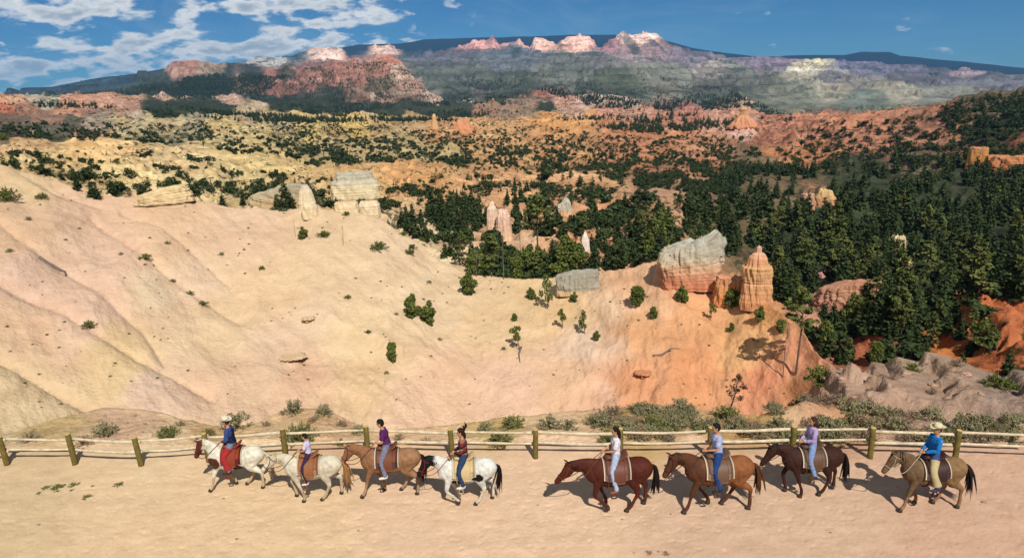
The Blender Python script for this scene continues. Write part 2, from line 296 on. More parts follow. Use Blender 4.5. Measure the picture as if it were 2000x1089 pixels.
# ---------------------------------------------------------------- rock and soil colour (surface colour, plus painted relief shading and far haze)
CP = [ # px, py, r, g, b, radius
 (0,960,210,182,138,120),(400,1000,222,190,146,200),(1000,1020,222,188,150,200),(1500,1030,210,176,142,200),(1900,1000,206,168,136,150),(300,900,220,192,148,80),
 (100,830,196,168,120,50),(250,825,206,170,136,60),(420,850,200,164,118,50),(640,840,210,172,130,60),(780,860,226,186,140,50),(960,850,200,170,118,50),(1250,840,192,158,104,60),(1450,840,190,152,100,60),(1650,830,186,142,108,60),(1850,800,172,142,120,60),
 (1700,760,180,148,126,60),(1820,740,168,140,118,50),(1950,770,156,132,116,50),(1560,790,190,126,80,35),
 (40,380,226,196,140,60),(40,480,222,180,136,70),(60,560,228,188,160,60),(60,660,226,184,140,60),(30,780,222,196,142,60),(180,420,232,188,150,70),(200,520,236,196,162,70),(170,620,232,190,158,60),(230,720,226,194,134,60),(300,780,230,196,166,50),
 (330,460,234,192,146,70),(380,560,234,200,160,60),(300,590,226,202,158,30),(420,650,232,200,150,70),(440,760,230,190,150,60),(500,470,234,196,156,60),(520,560,236,200,150,70),(560,680,232,196,160,50),(600,740,230,180,140,40),
 (640,480,232,200,150,60),(700,560,236,204,156,70),(620,640,234,204,162,40),(700,660,234,204,150,60),(720,750,232,194,138,50),(760,500,232,202,156,50),(850,600,234,204,156,70),(880,740,236,192,150,50),(980,760,238,192,156,50),(800,800,238,196,156,50),(950,640,232,196,140,60),(1100,620,232,190,130,50),(1120,740,238,188,140,50),(1130,690,236,198,160,50),
 (1180,610,234,190,142,50),(1190,690,234,188,146,46),(1180,770,234,180,138,46),(1280,600,230,174,124,40),
 (1050,570,232,196,138,40),(1230,560,236,180,130,50),(1250,660,232,168,112,60),(1230,760,228,156,104,60),(1350,620,230,164,108,50),(1350,740,228,154,100,50),(1450,700,232,172,110,50),(1480,760,226,146,100,40),(1500,640,224,156,96,40),(1560,720,224,150,104,40),
 (80,330,214,182,120,60),(250,350,224,192,128,60),(450,370,216,188,128,60),(620,380,208,170,112,50),(60,300,200,160,110,50),(200,310,222,180,116,60),(350,330,222,190,132,50),(520,330,208,176,112,60),(700,370,206,160,98,50),(800,350,206,150,90,50),(600,250,206,176,104,60),(700,250,214,176,96,50),(450,270,206,178,116,60),(300,260,190,166,120,60),
 (860,270,206,152,96,50),(820,300,192,164,108,60),(980,300,206,156,98,50),(1090,265,214,152,84,40),(1100,300,204,148,92,60),(1250,300,198,130,86,60),(1000,380,206,152,100,60),(1150,380,206,154,104,60),(1150,450,212,152,104,60),(980,470,208,164,122,40),(1280,430,186,140,100,50),
 (20,212,200,150,110,26),(90,208,184,172,146,26),(150,210,202,146,112,30),(200,212,200,146,116,26),(245,210,186,140,108,24),(330,197,190,150,124,20),
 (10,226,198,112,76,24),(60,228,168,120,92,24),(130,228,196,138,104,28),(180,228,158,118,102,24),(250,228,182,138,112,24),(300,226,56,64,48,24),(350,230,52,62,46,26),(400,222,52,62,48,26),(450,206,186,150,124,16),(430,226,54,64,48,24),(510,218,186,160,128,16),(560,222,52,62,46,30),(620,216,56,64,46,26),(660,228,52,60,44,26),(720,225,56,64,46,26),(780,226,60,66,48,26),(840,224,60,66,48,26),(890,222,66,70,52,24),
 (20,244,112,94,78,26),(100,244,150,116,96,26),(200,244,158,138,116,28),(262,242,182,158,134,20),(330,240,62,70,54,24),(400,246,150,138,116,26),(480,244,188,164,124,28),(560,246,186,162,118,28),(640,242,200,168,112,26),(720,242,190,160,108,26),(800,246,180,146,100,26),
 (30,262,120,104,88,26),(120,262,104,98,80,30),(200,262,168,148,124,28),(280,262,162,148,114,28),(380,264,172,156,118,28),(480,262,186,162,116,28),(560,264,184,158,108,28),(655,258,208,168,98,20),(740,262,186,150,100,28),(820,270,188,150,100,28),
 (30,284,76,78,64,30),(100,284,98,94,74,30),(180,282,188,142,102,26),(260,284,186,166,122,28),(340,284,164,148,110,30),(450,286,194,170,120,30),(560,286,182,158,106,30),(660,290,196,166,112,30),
 (520,160,180,112,90,24),(560,168,176,112,88,20),(600,150,186,124,100,20),(650,146,180,118,90,20),(700,136,186,122,94,18),(742,126,196,128,94,14),(765,118,202,120,82,12),(790,142,200,156,126,16),(820,166,194,144,116,18),(850,188,200,162,136,16),(730,166,126,106,78,20),(700,186,150,112,86,20),(640,192,70,74,54,26),(600,182,92,82,62,24),(560,194,52,64,48,26),(500,188,60,70,54,24),(785,190,168,130,104,20),(740,196,184,142,116,16),(480,172,148,120,96,18),(530,154,176,118,94,16),(690,206,70,74,54,22),(800,212,64,68,50,24),
 (100,196,48,70,66,24),(200,192,70,84,64,24),(300,176,60,74,58,24),(400,162,46,64,54,24),(500,149,50,64,54,16),(600,140,170,110,88,16),(560,140,96,84,64,14),(655,130,176,112,88,12),
 (372,132,196,122,84,12),(350,142,188,124,92,12),(402,138,190,150,112,12),
 (880,190,80,88,68,24),(905,205,206,196,178,10),(940,182,128,120,94,22),(1000,166,108,110,80,26),(1040,196,160,122,92,18),(1060,180,194,116,90,14),(1100,181,198,122,96,14),(1100,204,212,152,120,16),(1150,190,218,170,142,16),(1190,190,226,194,164,14),(1200,216,206,146,114,18),(1230,202,204,164,138,14),(1000,216,160,124,96,20),(1000,234,150,124,96,24),(1110,226,200,158,128,16),(1068,214,62,70,50,14),(950,228,166,124,92,22),(1250,232,192,140,110,24),(1300,206,170,122,92,22),(1300,242,196,132,100,26),(1345,230,190,120,94,24),(1400,215,170,130,100,24),(1448,200,190,150,112,14),(1448,225,204,144,106,20),(1400,245,204,146,118,24),(1450,262,210,160,136,24),
 (1540,275,190,124,92,50),(1640,250,196,128,90,50),(1700,285,190,124,90,50),(1560,310,204,134,84,50),(1830,260,170,116,84,60),(1950,230,110,96,72,60),(1950,300,186,110,70,60),(1800,330,120,100,72,60),
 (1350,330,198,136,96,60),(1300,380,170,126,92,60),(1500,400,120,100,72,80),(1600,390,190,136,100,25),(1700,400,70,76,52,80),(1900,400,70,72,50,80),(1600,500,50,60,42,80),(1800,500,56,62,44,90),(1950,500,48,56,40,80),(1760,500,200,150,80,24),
 (1610,585,196,132,122,40),(1690,560,194,140,108,30),(1650,620,176,118,100,40),(1750,650,120,84,60,50),(1850,640,196,110,56,50),(1930,610,206,114,60,50),(1980,660,206,116,60,40),(1850,700,212,128,54,40),(1700,700,180,100,60,40),(1950,700,190,104,54,40),
 (900,160,96,104,84,60),(1100,150,110,112,92,60),(1000,170,84,92,66,50),(1200,165,88,98,66,50),(1300,150,128,128,104,60),(1180,135,116,110,104,40),(1450,160,110,110,88,60),(1420,180,100,106,76,50),(1580,148,190,178,140,40),(1620,160,132,124,122,40),(1550,190,130,132,100,50),(1620,178,166,156,124,40),(1750,190,158,150,118,50),(1700,205,112,120,96,50),(1850,200,128,126,104,60),
 (1800,160,98,92,100,60),(1950,165,104,100,104,60),(1900,145,150,130,132,40),(1700,135,110,104,120,50),(1500,125,130,112,124,50),(1350,125,126,112,120,40),(1250,115,150,124,120,40),(1000,125,100,106,110,50),(880,115,100,96,100,40),(1380,140,150,136,120,40),
 (1850,722,172,144,120,26),(1720,728,172,142,118,26),(1790,716,168,142,116,24),(1960,748,150,130,112,26),
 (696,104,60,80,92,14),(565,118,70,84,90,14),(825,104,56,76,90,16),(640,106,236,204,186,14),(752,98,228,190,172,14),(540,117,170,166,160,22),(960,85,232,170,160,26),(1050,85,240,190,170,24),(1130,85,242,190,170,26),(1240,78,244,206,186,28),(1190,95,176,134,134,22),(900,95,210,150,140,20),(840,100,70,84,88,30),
 (300,150,60,84,90,60),(150,175,40,70,84,60),(160,170,110,112,120,20),(1450,115,60,80,100,60),(1850,128,40,70,96,60)]  # bluish points of the far ridges carry distance haze in their colour
CPa = np.array([c[:6] for c in CP], float)
CL = s2l(CPa[:, 2:5])
_run = np.minimum.accumulate(PY, axis=0)
def k_at(px, py):
    j = int(np.clip(round((azel(px, max(py, 100))[0]-AZ0)/(AZ1-AZ0)*(NC-1)), 0, NC-1)); ok = np.where((PY[:, j] <= py) & (PY[:, j] <= _run[:, j]+0.5))[0]
    return KK[ok[0], j] if len(ok) else 17.5
CPK = [k_at(c[0], c[1]) for c in CPa]
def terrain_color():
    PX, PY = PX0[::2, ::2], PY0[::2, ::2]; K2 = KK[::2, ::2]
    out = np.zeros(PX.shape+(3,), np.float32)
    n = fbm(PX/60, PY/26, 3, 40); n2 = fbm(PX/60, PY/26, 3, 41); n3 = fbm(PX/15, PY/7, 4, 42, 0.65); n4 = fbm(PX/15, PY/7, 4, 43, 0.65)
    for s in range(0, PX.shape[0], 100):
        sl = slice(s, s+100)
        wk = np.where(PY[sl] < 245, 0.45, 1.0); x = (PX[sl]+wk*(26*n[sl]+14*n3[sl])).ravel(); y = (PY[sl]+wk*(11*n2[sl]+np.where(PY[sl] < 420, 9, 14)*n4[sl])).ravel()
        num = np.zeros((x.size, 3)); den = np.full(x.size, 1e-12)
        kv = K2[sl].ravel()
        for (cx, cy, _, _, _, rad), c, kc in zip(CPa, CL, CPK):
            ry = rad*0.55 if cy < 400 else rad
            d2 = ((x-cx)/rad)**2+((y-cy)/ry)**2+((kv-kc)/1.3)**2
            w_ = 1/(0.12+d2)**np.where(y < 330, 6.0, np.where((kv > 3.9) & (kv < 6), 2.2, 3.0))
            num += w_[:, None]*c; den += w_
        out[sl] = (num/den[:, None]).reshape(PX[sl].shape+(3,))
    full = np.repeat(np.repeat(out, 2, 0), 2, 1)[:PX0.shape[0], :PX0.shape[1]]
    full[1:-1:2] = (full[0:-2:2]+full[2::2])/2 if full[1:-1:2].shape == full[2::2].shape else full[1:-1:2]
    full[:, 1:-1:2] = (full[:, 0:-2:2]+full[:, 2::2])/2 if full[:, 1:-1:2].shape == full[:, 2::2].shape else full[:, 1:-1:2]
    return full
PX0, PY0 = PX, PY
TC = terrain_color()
# forest floor is dark green brown; wooded far country gets haze blue painted in
def dark(cond, amt, c=(38, 46, 30)):
    m = (cond*amt)[..., None]; TC[:] = TC*(1-m)+s2l(c)*m
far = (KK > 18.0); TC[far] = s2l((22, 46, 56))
# strata bands on badlands, cliffs and butte: colour follows height
def strata(a, b, step, amt, seed):
    q = sub(a, b)
    zz = Z[q]+fbm(XX[q]/(step*14), YY[q]/(step*14), 2, seed)*step*1.2
    t = perlin(zz/step, zz*0+seed*3.1, seed)*1.3+0.5*perlin(zz/step*2.7, zz*0+1.7, seed+1)
    m = band(a, b, 0.3)[q]*amt
    f = 1+t*m*0.8
    TC[q] *= np.stack([f, 1+t*m*1.1, 1+t*m*1.35], -1)
strata(4.0, 5.9, 2.2, 0.10, 50); strata(6.2, 12.2, 4.0, 0.26, 51); strata(12.0, 13.3, 16, 0.3, 52); strata(14.0, 17.9, 38, 0.3, 53)
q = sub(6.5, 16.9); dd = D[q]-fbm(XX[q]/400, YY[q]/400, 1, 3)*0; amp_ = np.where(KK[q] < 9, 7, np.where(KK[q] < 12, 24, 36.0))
hl = np.clip(dd/amp_, -1.0, 1.0); TC[q] *= (1+0.26*hl)[..., None]; HLA = np.zeros_like(Z); HLA[q] = hl  # crests lightened, hollows darkened: relief shading put into the soil colour
# scrub tint: patches of vegetation too fine to stand alone, on flats and hollows of the distance
q = sub(9.0, 17.9); gy, gx = np.gradient(Z[q]); drr = np.gradient(RR[q], axis=0)
steep = np.abs(gy/np.maximum(drr, 1e-3)); v = fbm(XX[q]/120, YY[q]/120, 5, 60)+0.5*fbm(XX[q]/20, YY[q]/26, 3, 61)
vm = sstep(v+0.03-0.9*(steep-0.12)-0.030*np.where(KK[q] < 12.6, D[q], 0), -0.05, 0.30)*band(9.0, 16.9, 0.8)[q]*0.75
vm = vm*(1-0.75*sstep(PX[q], 1400, 1600)*sstep(KK[q], 12.5, 14)); TC[q] = TC[q]*(1-vm[..., None])+s2l((52, 60, 40))*vm[..., None]
q = sub(16.2, 18.0)
vm = sstep(fbm(XX[q]/260, YY[q]/900, 5, 62)-1.2*(PY[q]*0), 0.02, 0.3)[..., None]*0.7
TC[q] = TC[q]*(1-vm)+s2l((56, 66, 58))*vm
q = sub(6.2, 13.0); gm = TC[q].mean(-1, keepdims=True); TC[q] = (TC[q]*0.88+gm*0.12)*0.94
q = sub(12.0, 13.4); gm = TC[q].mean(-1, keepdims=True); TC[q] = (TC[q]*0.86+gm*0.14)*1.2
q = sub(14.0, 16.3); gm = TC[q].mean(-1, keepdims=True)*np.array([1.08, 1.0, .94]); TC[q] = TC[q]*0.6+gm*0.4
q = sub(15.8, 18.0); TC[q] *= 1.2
q = sub(3.95, 6.1); e_ = sstep(PX[q]+90*fbm(XX[q]/9, YY[q]/9, 4, 66), 850, 1350)[..., None]; TC[q] *= np.array([.98, .99, 1.05])*(1-e_)+np.array([.96, 1.04, 1.24])*e_
m_c = 0.36*(1-e_); TC[q] = TC[q]*(1-m_c)+s2l((232, 198, 166))*m_c
q = sub(-1, 1.2); TC[q] *= np.array([1.11, 1.10, 1.17])
q = sub(1.0, 3.4); TC[q] *= 1.12
TC = np.clip(TC/KL, 0.006, 0.75)

def terrain_mat(name, sc, bump, tint=0.16, veg=None):
    m, b = material(name, 0.95); b.inputs['Specular IOR Level'].default_value = 0.05
    t = nt.nodes.new('ShaderNodeTexCoord'); at = nt.nodes.new('ShaderNodeAttribute'); at.attribute_name = 'Col'
    f = NOISE(t.outputs['Object'], sc, 9, 0.62); f2 = NOISE(t.outputs['Object'], sc*7, 5, 0.6)
    k = MATH('ADD', MAPR(f, 0.3, 0.7, -tint, tint), MAPR(f2, 0.3, 0.7, -tint*0.6, tint*0.6))
    g = nt.nodes.new('ShaderNodeCombineXYZ'); 
    L(MATH('ADD', 1.0, k), g.inputs[0]); L(MATH('ADD', 1.0, MATH('MULTIPLY', k, 1.15)), g.inputs[1]); L(MATH('ADD', 1.0, MATH('MULTIPLY', k, 1.4)), g.inputs[2])
    col = MIXC(1.0, at.outputs['Color'], g.outputs[0], 'MULTIPLY')
    if veg:                                            # low brush too small to stand alone
        v1 = NOISE(t.outputs['Object'], veg[0], 3, 0.55); v2 = NOISE(t.outputs['Object'], veg[0]*0.09, 4, 0.6)
        vv = MAPR(MATH('ADD', v1, MATH('MULTIPLY', MATH('SUBTRACT', v2, 0.5), 0.55)), veg[1], veg[1]+0.05, 0.0, veg[2])
        col = MIXC(vv, col, (0.030, 0.038, 0.018))
    L(col, b.inputs['Base Color'])
    bn = nt.nodes.new('ShaderNodeBump'); bn.inputs['Distance'].default_value = bump; bn.inputs['Strength'].default_value = 1.0
    L(MATH('ADD', f, MATH('MULTIPLY', f2, 0.25)), bn.inputs['Height']); L(bn.outputs[0], b.inputs['Normal'])
    return m
MT = {'path': terrain_mat('packed_sand', 1.7, 0.035, 0.09), 'near': terrain_mat('bank_soil', 1.1, 0.22, 0.2), 'slope': terrain_mat('pale_slope', 0.30, 0.7, 0.085),
      'mid': terrain_mat('badland_soil', 0.06, 3.0, 0.24, (0.30, 0.585, 0.85)), 'hill': terrain_mat('hill_soil', 0.035, 6.0, 0.26, (0.13, 0.565, 0.85)), 'butte': terrain_mat('butte_rock', 0.02, 18, 0.3, (0.085, 0.575, 0.75)), 'far': terrain_mat('far_rock', 0.006, 26, 0.28, (0.016, 0.56, 0.45)), 'blue': terrain_mat('far_wooded_rock', 0.004, 20, 0.1)}
def piece(name, k0, k1, mat, label=None):
    q = sub(k0, k1); V = np.stack([XX[q], YY[q], Z[q]], -1); nr, nc = V.shape[:2]
    i = np.arange(nr-1)[:, None]*nc+np.arange(nc-1)[None, :]
    F = np.stack([i, i+1, i+nc+1, i+nc], -1).reshape(-1, 4)
    o = mesh_np(name, V.reshape(-1, 3), F, mat=mat, col=TC[q].reshape(-1, 3))
    return tag(o, label, kind='structure')
piece('path', 0, 1, MT['path'], 'wide pale sandy trail in front of the rail fence')
piece('ground', 1, 3, MT['near'], 'sandy bank with scrub between the rail fence and the canyon rim')
piece('slope', 3, 6, MT['slope'], 'long bare cream and orange slope below the rim')
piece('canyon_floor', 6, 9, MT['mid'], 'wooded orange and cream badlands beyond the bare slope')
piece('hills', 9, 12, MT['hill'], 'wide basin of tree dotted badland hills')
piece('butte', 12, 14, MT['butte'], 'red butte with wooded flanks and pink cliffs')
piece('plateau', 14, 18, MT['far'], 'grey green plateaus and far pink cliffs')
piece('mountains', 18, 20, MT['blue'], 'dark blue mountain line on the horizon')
def hgt(x, y):
    """ground height and smooth sight position at a world spot"""
    a = math.atan2(x, y); r = math.hypot(x, y); c = (a-AZ0)/(AZ1-AZ0)*(NC-1); c = min(max(c, 0), NC-2); j = int(c); f = c-j
    z0 = np.interp(r, RR[:, j], Z[:, j]); z1 = np.interp(r, RR[:, j+1], Z[:, j+1]); return z0+(z1-z0)*f
PXF, PYF = px_of(XX, YY, Z); PY = np.where(KK < 6.3, PY, PYF)
# running minimum from near to far: a row is in sight where it stands higher than all rows before it
RUN = np.minimum.accumulate(PY, axis=0)
VIS = PY <= RUN+0.5
def spot(px, py, kmin=0.0, kmax=20.0):
    """world spot whose smooth ground is seen at (px, py)"""
    a = azel(px, py)[0]
    for _ in range(2):
        j = int(round((a-AZ0)/(AZ1-AZ0)*(NC-1))); j = min(max(j, 0), NC-1)
        col = PY[:, j]; ok = np.where(VIS[:, j] & (col <= py) & (KK[:, j] >= kmin) & (KK[:, j] <= kmax))[0]
        if len(ok) == 0: return None
        i = ok[0]; e = (px-PX[i, j]); a = AZ[j]+math.atan(e/FPX*0.9)
        if abs(e) < 3: break
    i0 = max(i-1, 0); y0, y1 = PY[i0, j], PY[i, j]
    t = 0 if y0 == y1 or y0-y1 > 25 else min(max((y0-py)/(y0-y1), 0), 1)
    r = RR[i0, j]+(RR[i, j]-RR[i0, j])*t if y0-y1 <= 25 else RR[i, j]
    x, y = r*math.sin(a), r*math.cos(a); return x, y, hgt(x, y), r
# ---------------------------------------------------------------- rock formations
RM = terrain_mat('weathered_rock', 0.7, 0.25, 0.13)
def rock(label, px, py, wpx, hpx, depth=0.6, prof=None, top=0.12, flute=0.10, lump=0.12, exp=3.2, cols=None, seed=1, sink=0.12, rot=0.0, lean=0.0, strata=0.022, topline=None, r=None, nT=150, nZ=90, cat='rock formation', group=None):
    if r is None:
        s = spot(px, py); x, y, z, r = s
    else:
        a = azel(px, py)[0]; x, y = r*math.sin(a), r*math.cos(a); z = CAMH+r*azel(px, py)[1]
    sc = math.sqrt(r*r+(z-CAMH)**2)/FPX; Wd = wpx*sc*0.87; Hh = hpx*sc*1.04; Dp = Wd*depth
    th = np.linspace(0, 2*np.pi, nT, endpoint=False)[None, :]; zz = np.linspace(-sink, 1, nZ)[:, None]
    prof = prof or [(0, 1.0), (1, 0.9)]
    pr_ = np.interp(zz, [p[0] for p in prof], [p[1] for p in prof])
    ct, st = np.cos(th), np.sin(th); se = (np.abs(ct)**exp+np.abs(st)**exp)**(-1/exp)
    u = th/(2*np.pi); uu = ct*3.0; vv = st*3.0
    f = 1+1.3*flute*ridged(uu*2.2+seed+zz*0.3, vv*2.2+seed*2+zz*0.2, 4, seed)+lump*(fbm(uu*0.7+zz*1.6+seed, vv*0.7-zz*1.3, 4, seed+5)*1.6)
    f = f+strata*(perlin(zz*14+th*0, th*0+seed+0.3*ct, seed+3)+0.6*perlin(zz*33+0.4*ct, th*0.0+seed*1.7+0.4*st, seed+4))
    Rd = pr_*se*f
    X = ct*Rd*Wd/2; Y = st*Rd*Dp/2
    Zt = np.repeat(zz*Hh, nT, 1)
    tl = 1.0
    if topline is not None:
        tl = np.interp(X/(Wd/2), [t[0] for t in topline], [t[1] for t in topline])
    Zt = np.where(Zt > 0, Zt*tl, Zt)
    Zt = Zt + Hh*top*(fbm(X/Wd*5+seed, Y/Wd*5, 4, seed+9))*sstep(zz, 0.5, 1.0)
    X = X+lean*Zt
    # cap rings shrinking inwards
    rings = [np.stack([X, Y, Zt], -1)]
    Xl, Yl, Zl = X[-1], Y[-1], Zt[-1]; cx, cy = Xl.mean(), Yl.mean()
    caps = []
    for k in (0.93, 0.8, 0.6, 0.4, 0.2, 0.03):
        xc = cx+(Xl-cx)*k; yc = cy+(Yl-cy)*k
        zc_ = Zl*k+Zl.mean()*(1-k) if topline is None else np.interp((xc-lean*Zl)/(Wd/2), [t[0] for t in topline], [t[1] for t in topline])*Hh
        zc_ = zc_+Hh*top*0.8*fbm(xc/Wd*6+seed, yc/Wd*6, 3, seed+12)+Hh*0.03*(1-k)
        caps.append(np.stack([xc, yc, zc_], -1)[None])
    P = np.concatenate(rings+caps, 0); nr = P.shape[0]
    i = np.arange(nr-1)[:, None]*nT; j = np.arange(nT)[None, :]; j2 = (j+1) % nT
    F = np.stack([i+j, i+j2, i+nT+j2, i+nT+j], -1).reshape(-1, 4)
    V = P.reshape(-1, 3)
    cols = cols or [(0, (224, 170, 120)), (1, (226, 196, 150))]
    h = np.clip(V[:, 2]/Hh+0.10*fbm(V[:, 0]/Wd*4+seed, V[:, 1]/Wd*4+V[:, 2]/Hh*1.5, 3, seed+20), 0, 1.1)
    cc = np.stack([np.interp(h, [c[0] for c in cols], [s2l(c[1])[k] for c in cols]) for k in range(3)], -1)
    ang = np.arctan2(V[:, 1]/Dp, V[:, 0]/Wd)
    sk = 0.20*ridged(np.cos(ang)*6+seed, np.sin(ang)*6+V[:, 2]/Hh*0.8, 3, seed+30)+0.05*perlin(V[:, 2]/Hh*16+np.cos(ang), V[:, 2]*0+seed, seed+31)+0.12*fbm(V[:, 0]/Wd*5, V[:, 2]/Hh*3+V[:, 1]/Wd, 3, seed+33)
    cc = cc*np.stack([1+sk*0.8, 1+sk, 1+sk*1.2], -1)
    o = mesh_np('rock_formation', V, F, mat=RM, col=np.clip(cc/KL, 0.01, 0.8))
    a = math.atan2(x, y)
    o.location = (x, y, z); o.rotation_euler = (0, 0, -a+rot)
    tag(o, label, cat, group); return o
GREY = (196, 186, 162); CRM = (228, 206, 158)
rock('big block of orange rock with a pale grey crust, left of the tower hoodoo', 1346, 568, 122, 76, 0.55, [(0, 0.92), (0.3, 0.97), (0.5, 1.0), (0.62, 1.04), (1, 0.98)], 0.16, 0.11, 0.12, 4.5,
     [(0, (214, 140, 104)), (0.28, (222, 162, 126)), (0.42, (222, 176, 138)), (0.66, (202, 188, 160)), (1, (188, 180, 160))], 3, rot=0.12, topline=[(-1, 0.74), (-0.6, 0.82), (0, 0.95), (0.6, 1.06), (0.9, 1.22), (1, 1.1)], nT=220, nZ=120)
rock('low fluted orange wall between the grey crusted block and the tower hoodoo', 1428, 592, 62, 46, 0.5, [(0, 1.1), (0.5, 1), (1, 0.9)], 0.14, 0.14, 0.12, 3.5, [(0, (222, 142, 88)), (0.6, (226, 160, 104)), (1, (206, 146, 108))], 5)
rock('tall orange tower hoodoo with a stepped crown and a small knob on top', 1475, 602, 54, 98, 0.85,
     [(0, 1.15), (0.18, 1.02), (0.34, 0.98), (0.36, 0.86), (0.38, 0.92), (0.58, 0.98), (0.64, 1.0), (0.66, 0.82), (0.7, 0.72), (0.8, 0.6), (0.88, 0.4), (0.9, 0.2), (0.94, 0.17), (1, 0.15)], 0.02, 0.09, 0.22, 2.6,
     [(0, (214, 150, 104)), (0.35, (220, 168, 120)), (0.6, (216, 168, 118)), (0.75, (218, 156, 112)), (1, (224, 180, 150))], 7, nT=180, nZ=150, strata=0.03)
rock('small grey pink shoulder pinnacle stuck to the side of the tower hoodoo', 1491, 566, 17, 40, 0.8, [(0, 1), (0.6, 0.95), (0.8, 1.2), (1, 0.5)], 0.05, 0.1, 0.15, 2.6, [(0, (224, 160, 100)), (0.75, (214, 160, 112)), (1, (190, 176, 158))], 8, nT=80, nZ=50)
rock('flat grey slab standing in the middle of the bare crest', 1128, 575, 88, 42, 0.35, [(0, 0.98), (0.15, 0.92), (0.3, 1), (1, 0.97)], 0.10, 0.10, 0.06, 5, [(0, (222, 180, 130)), (0.15, (178, 168, 146)), (1, (172, 166, 148))], 11, topline=[(-1, 0.75), (0, 0.95), (1, 1.0)])
rock('upper cream block with a flat grey top resting over the split base', 698, 396, 98, 54, 0.6, [(0, 0.86), (0.08, 0.94), (0.2, 1.0), (0.6, 1), (0.72, 0.96), (0.78, 0.82), (1, 0.74)], 0.06, 0.03, 0.07, 5.5, [(0, (228, 206, 160)), (0.6, (232, 212, 170)), (0.72, (196, 184, 158)), (1, (190, 180, 156))], 13, nT=180)
rock('rounded cream boulder at the right of the split base', 723, 432, 48, 36, 0.9, [(0, 0.95), (0.4, 1), (0.85, 0.95), (1, 0.75)], 0.04, 0.03, 0.06, 4.0, [(0, (230, 206, 160)), (1, (234, 208, 170))], 14)
rock('wide cream base block below the flat grey topped block', 680, 430, 54, 32, 0.9, [(0, 1.1), (0.5, 1), (1, 0.85)], 0.05, 0.04, 0.08, 3.6, [(0, (230, 206, 158)), (1, (232, 204, 162))], 15)
rock('pale rounded cone of cream rock left of the flat topped block', 604, 417, 36, 50, 0.8, [(0, 1), (0.4, 0.95), (0.75, 0.7), (0.93, 0.45), (1, 0.3)], 0.04, 0.05, 0.10, 2.8, [(0, (232, 208, 168)), (0.8, (226, 204, 168)), (1, (200, 190, 170))], 16)
rock('small cream boulder under the pale cone', 608, 445, 34, 26, 0.9, [(0, 1), (0.7, 0.95), (1, 0.7)], 0.05, 0.04, 0.1, 3, [(0, (230, 204, 160)), (1, (232, 208, 170))], 17)
rock('long grey brown ledge behind the tall conifers', 548, 398, 110, 34, 0.35, [(0, 1), (1, 0.95)], 0.16, 0.1, 0.1, 4, [(0, (200, 168, 124)), (0.6, (190, 172, 140)), (1, (182, 170, 142))], 18, topline=[(-1, 0.5), (0, 0.85), (0.5, 1), (1, 0.9)])
rock('banded cream ledge on the left rim of the slope', 325, 408, 96, 26, 0.5, [(0, 1.1), (0.4, 1), (1, 0.85)], 0.14, 0.05, 0.1, 3.6, [(0, (230, 200, 152)), (1, (226, 200, 150))], 19, strata=0.05, topline=[(-1, 0.45), (0, 0.8), (1, 1)])
rock('pair of pale pink spires in the trees beyond the crest', 964, 470, 22, 72, 0.8, [(0, 1.3), (0.3, 1.1), (0.6, 1), (0.85, 0.85), (0.9, 0.55), (1, 0.4)], 0.03, 0.10, 0.12, 2.6, [(0, (226, 186, 146)), (0.5, (230, 190, 160)), (1, (236, 208, 180))], 21, nT=90)
rock('lower and stouter pale pink spire leaning on its taller twin', 985, 470, 30, 58, 0.8, [(0, 1.3), (0.4, 1.05), (0.8, 0.95), (0.93, 0.7), (1, 0.5)], 0.10, 0.13, 0.1, 2.8, [(0, (226, 186, 146)), (0.5, (230, 188, 158)), (1, (232, 196, 168))], 22, nT=100)
rock('grey crusted orange knoll beyond the pink spires', 1092, 432, 54, 42, 0.7, [(0, 1.2), (0.5, 1), (0.9, 0.85), (1, 0.7)], 0.14, 0.14, 0.16, 2.8, [(0, (218, 160, 112)), (0.4, (214, 168, 130)), (0.6, (196, 184, 160)), (1, (190, 184, 164))], 23, topline=[(-1, 0.4), (0, 0.7), (0.6, 1), (1, 0.95)])
rock('white pointed spike of rock among the dark trees', 1143, 488, 18, 34, 0.8, [(0, 1.1), (0.5, 0.95), (0.8, 0.6), (1, 0.2)], 0.03, 0.05, 0.1, 2.5, [(0, (232, 214, 196)), (1, (238, 226, 210))], 24, nT=60, nZ=40)
rock('lone narrow spire on the far side of the basin', 850, 252, 11, 26, 0.9, [(0, 1.8), (0.3, 1.2), (0.6, 0.8), (0.85, 0.7), (1, 0.4)], 0.03, 0.1, 0.1, 2.5, [(0, (214, 160, 104)), (1, (222, 176, 128))], 25, nT=50, nZ=40)
rock('knobbly orange outcrop right of the lone narrow spire', 905, 262, 34, 24, 0.8, [(0, 1.4), (0.5, 1), (1, 0.6)], 0.4, 0.2, 0.2, 2.4, [(0, (204, 140, 96)), (1, (214, 150, 108))], 26, nT=90, nZ=40)
rock('broad tall cone of pale orange rock at the head of the right hand ridges', 1450, 246, 32, 32, 0.9, [(0, 1.7), (0.25, 1.1), (0.5, 0.6), (0.6, 0.38), (0.8, 0.32), (0.9, 0.36), (1, 0.2)], 0.04, 0.24, 0.24, 2.3, [(0, (206, 140, 104)), (0.5, (214, 156, 116)), (1, (214, 176, 130))], 27, nT=120)
rock('square yellow orange tower at the right edge of the basin', 1905, 330, 30, 34, 0.8, [(0, 1.1), (0.5, 1), (1, 0.9)], 0.06, 0.09, 0.08, 4, [(0, (202, 132, 76)), (0.6, (208, 146, 80)), (1, (200, 140, 96))], 28, nT=90)
rock('fluted orange wall right of the square tower', 1962, 334, 60, 22, 0.5, [(0, 1.1), (1, 0.9)], 0.2, 0.18, 0.14, 3, [(0, (196, 120, 78)), (1, (200, 136, 92))], 29, nT=120)
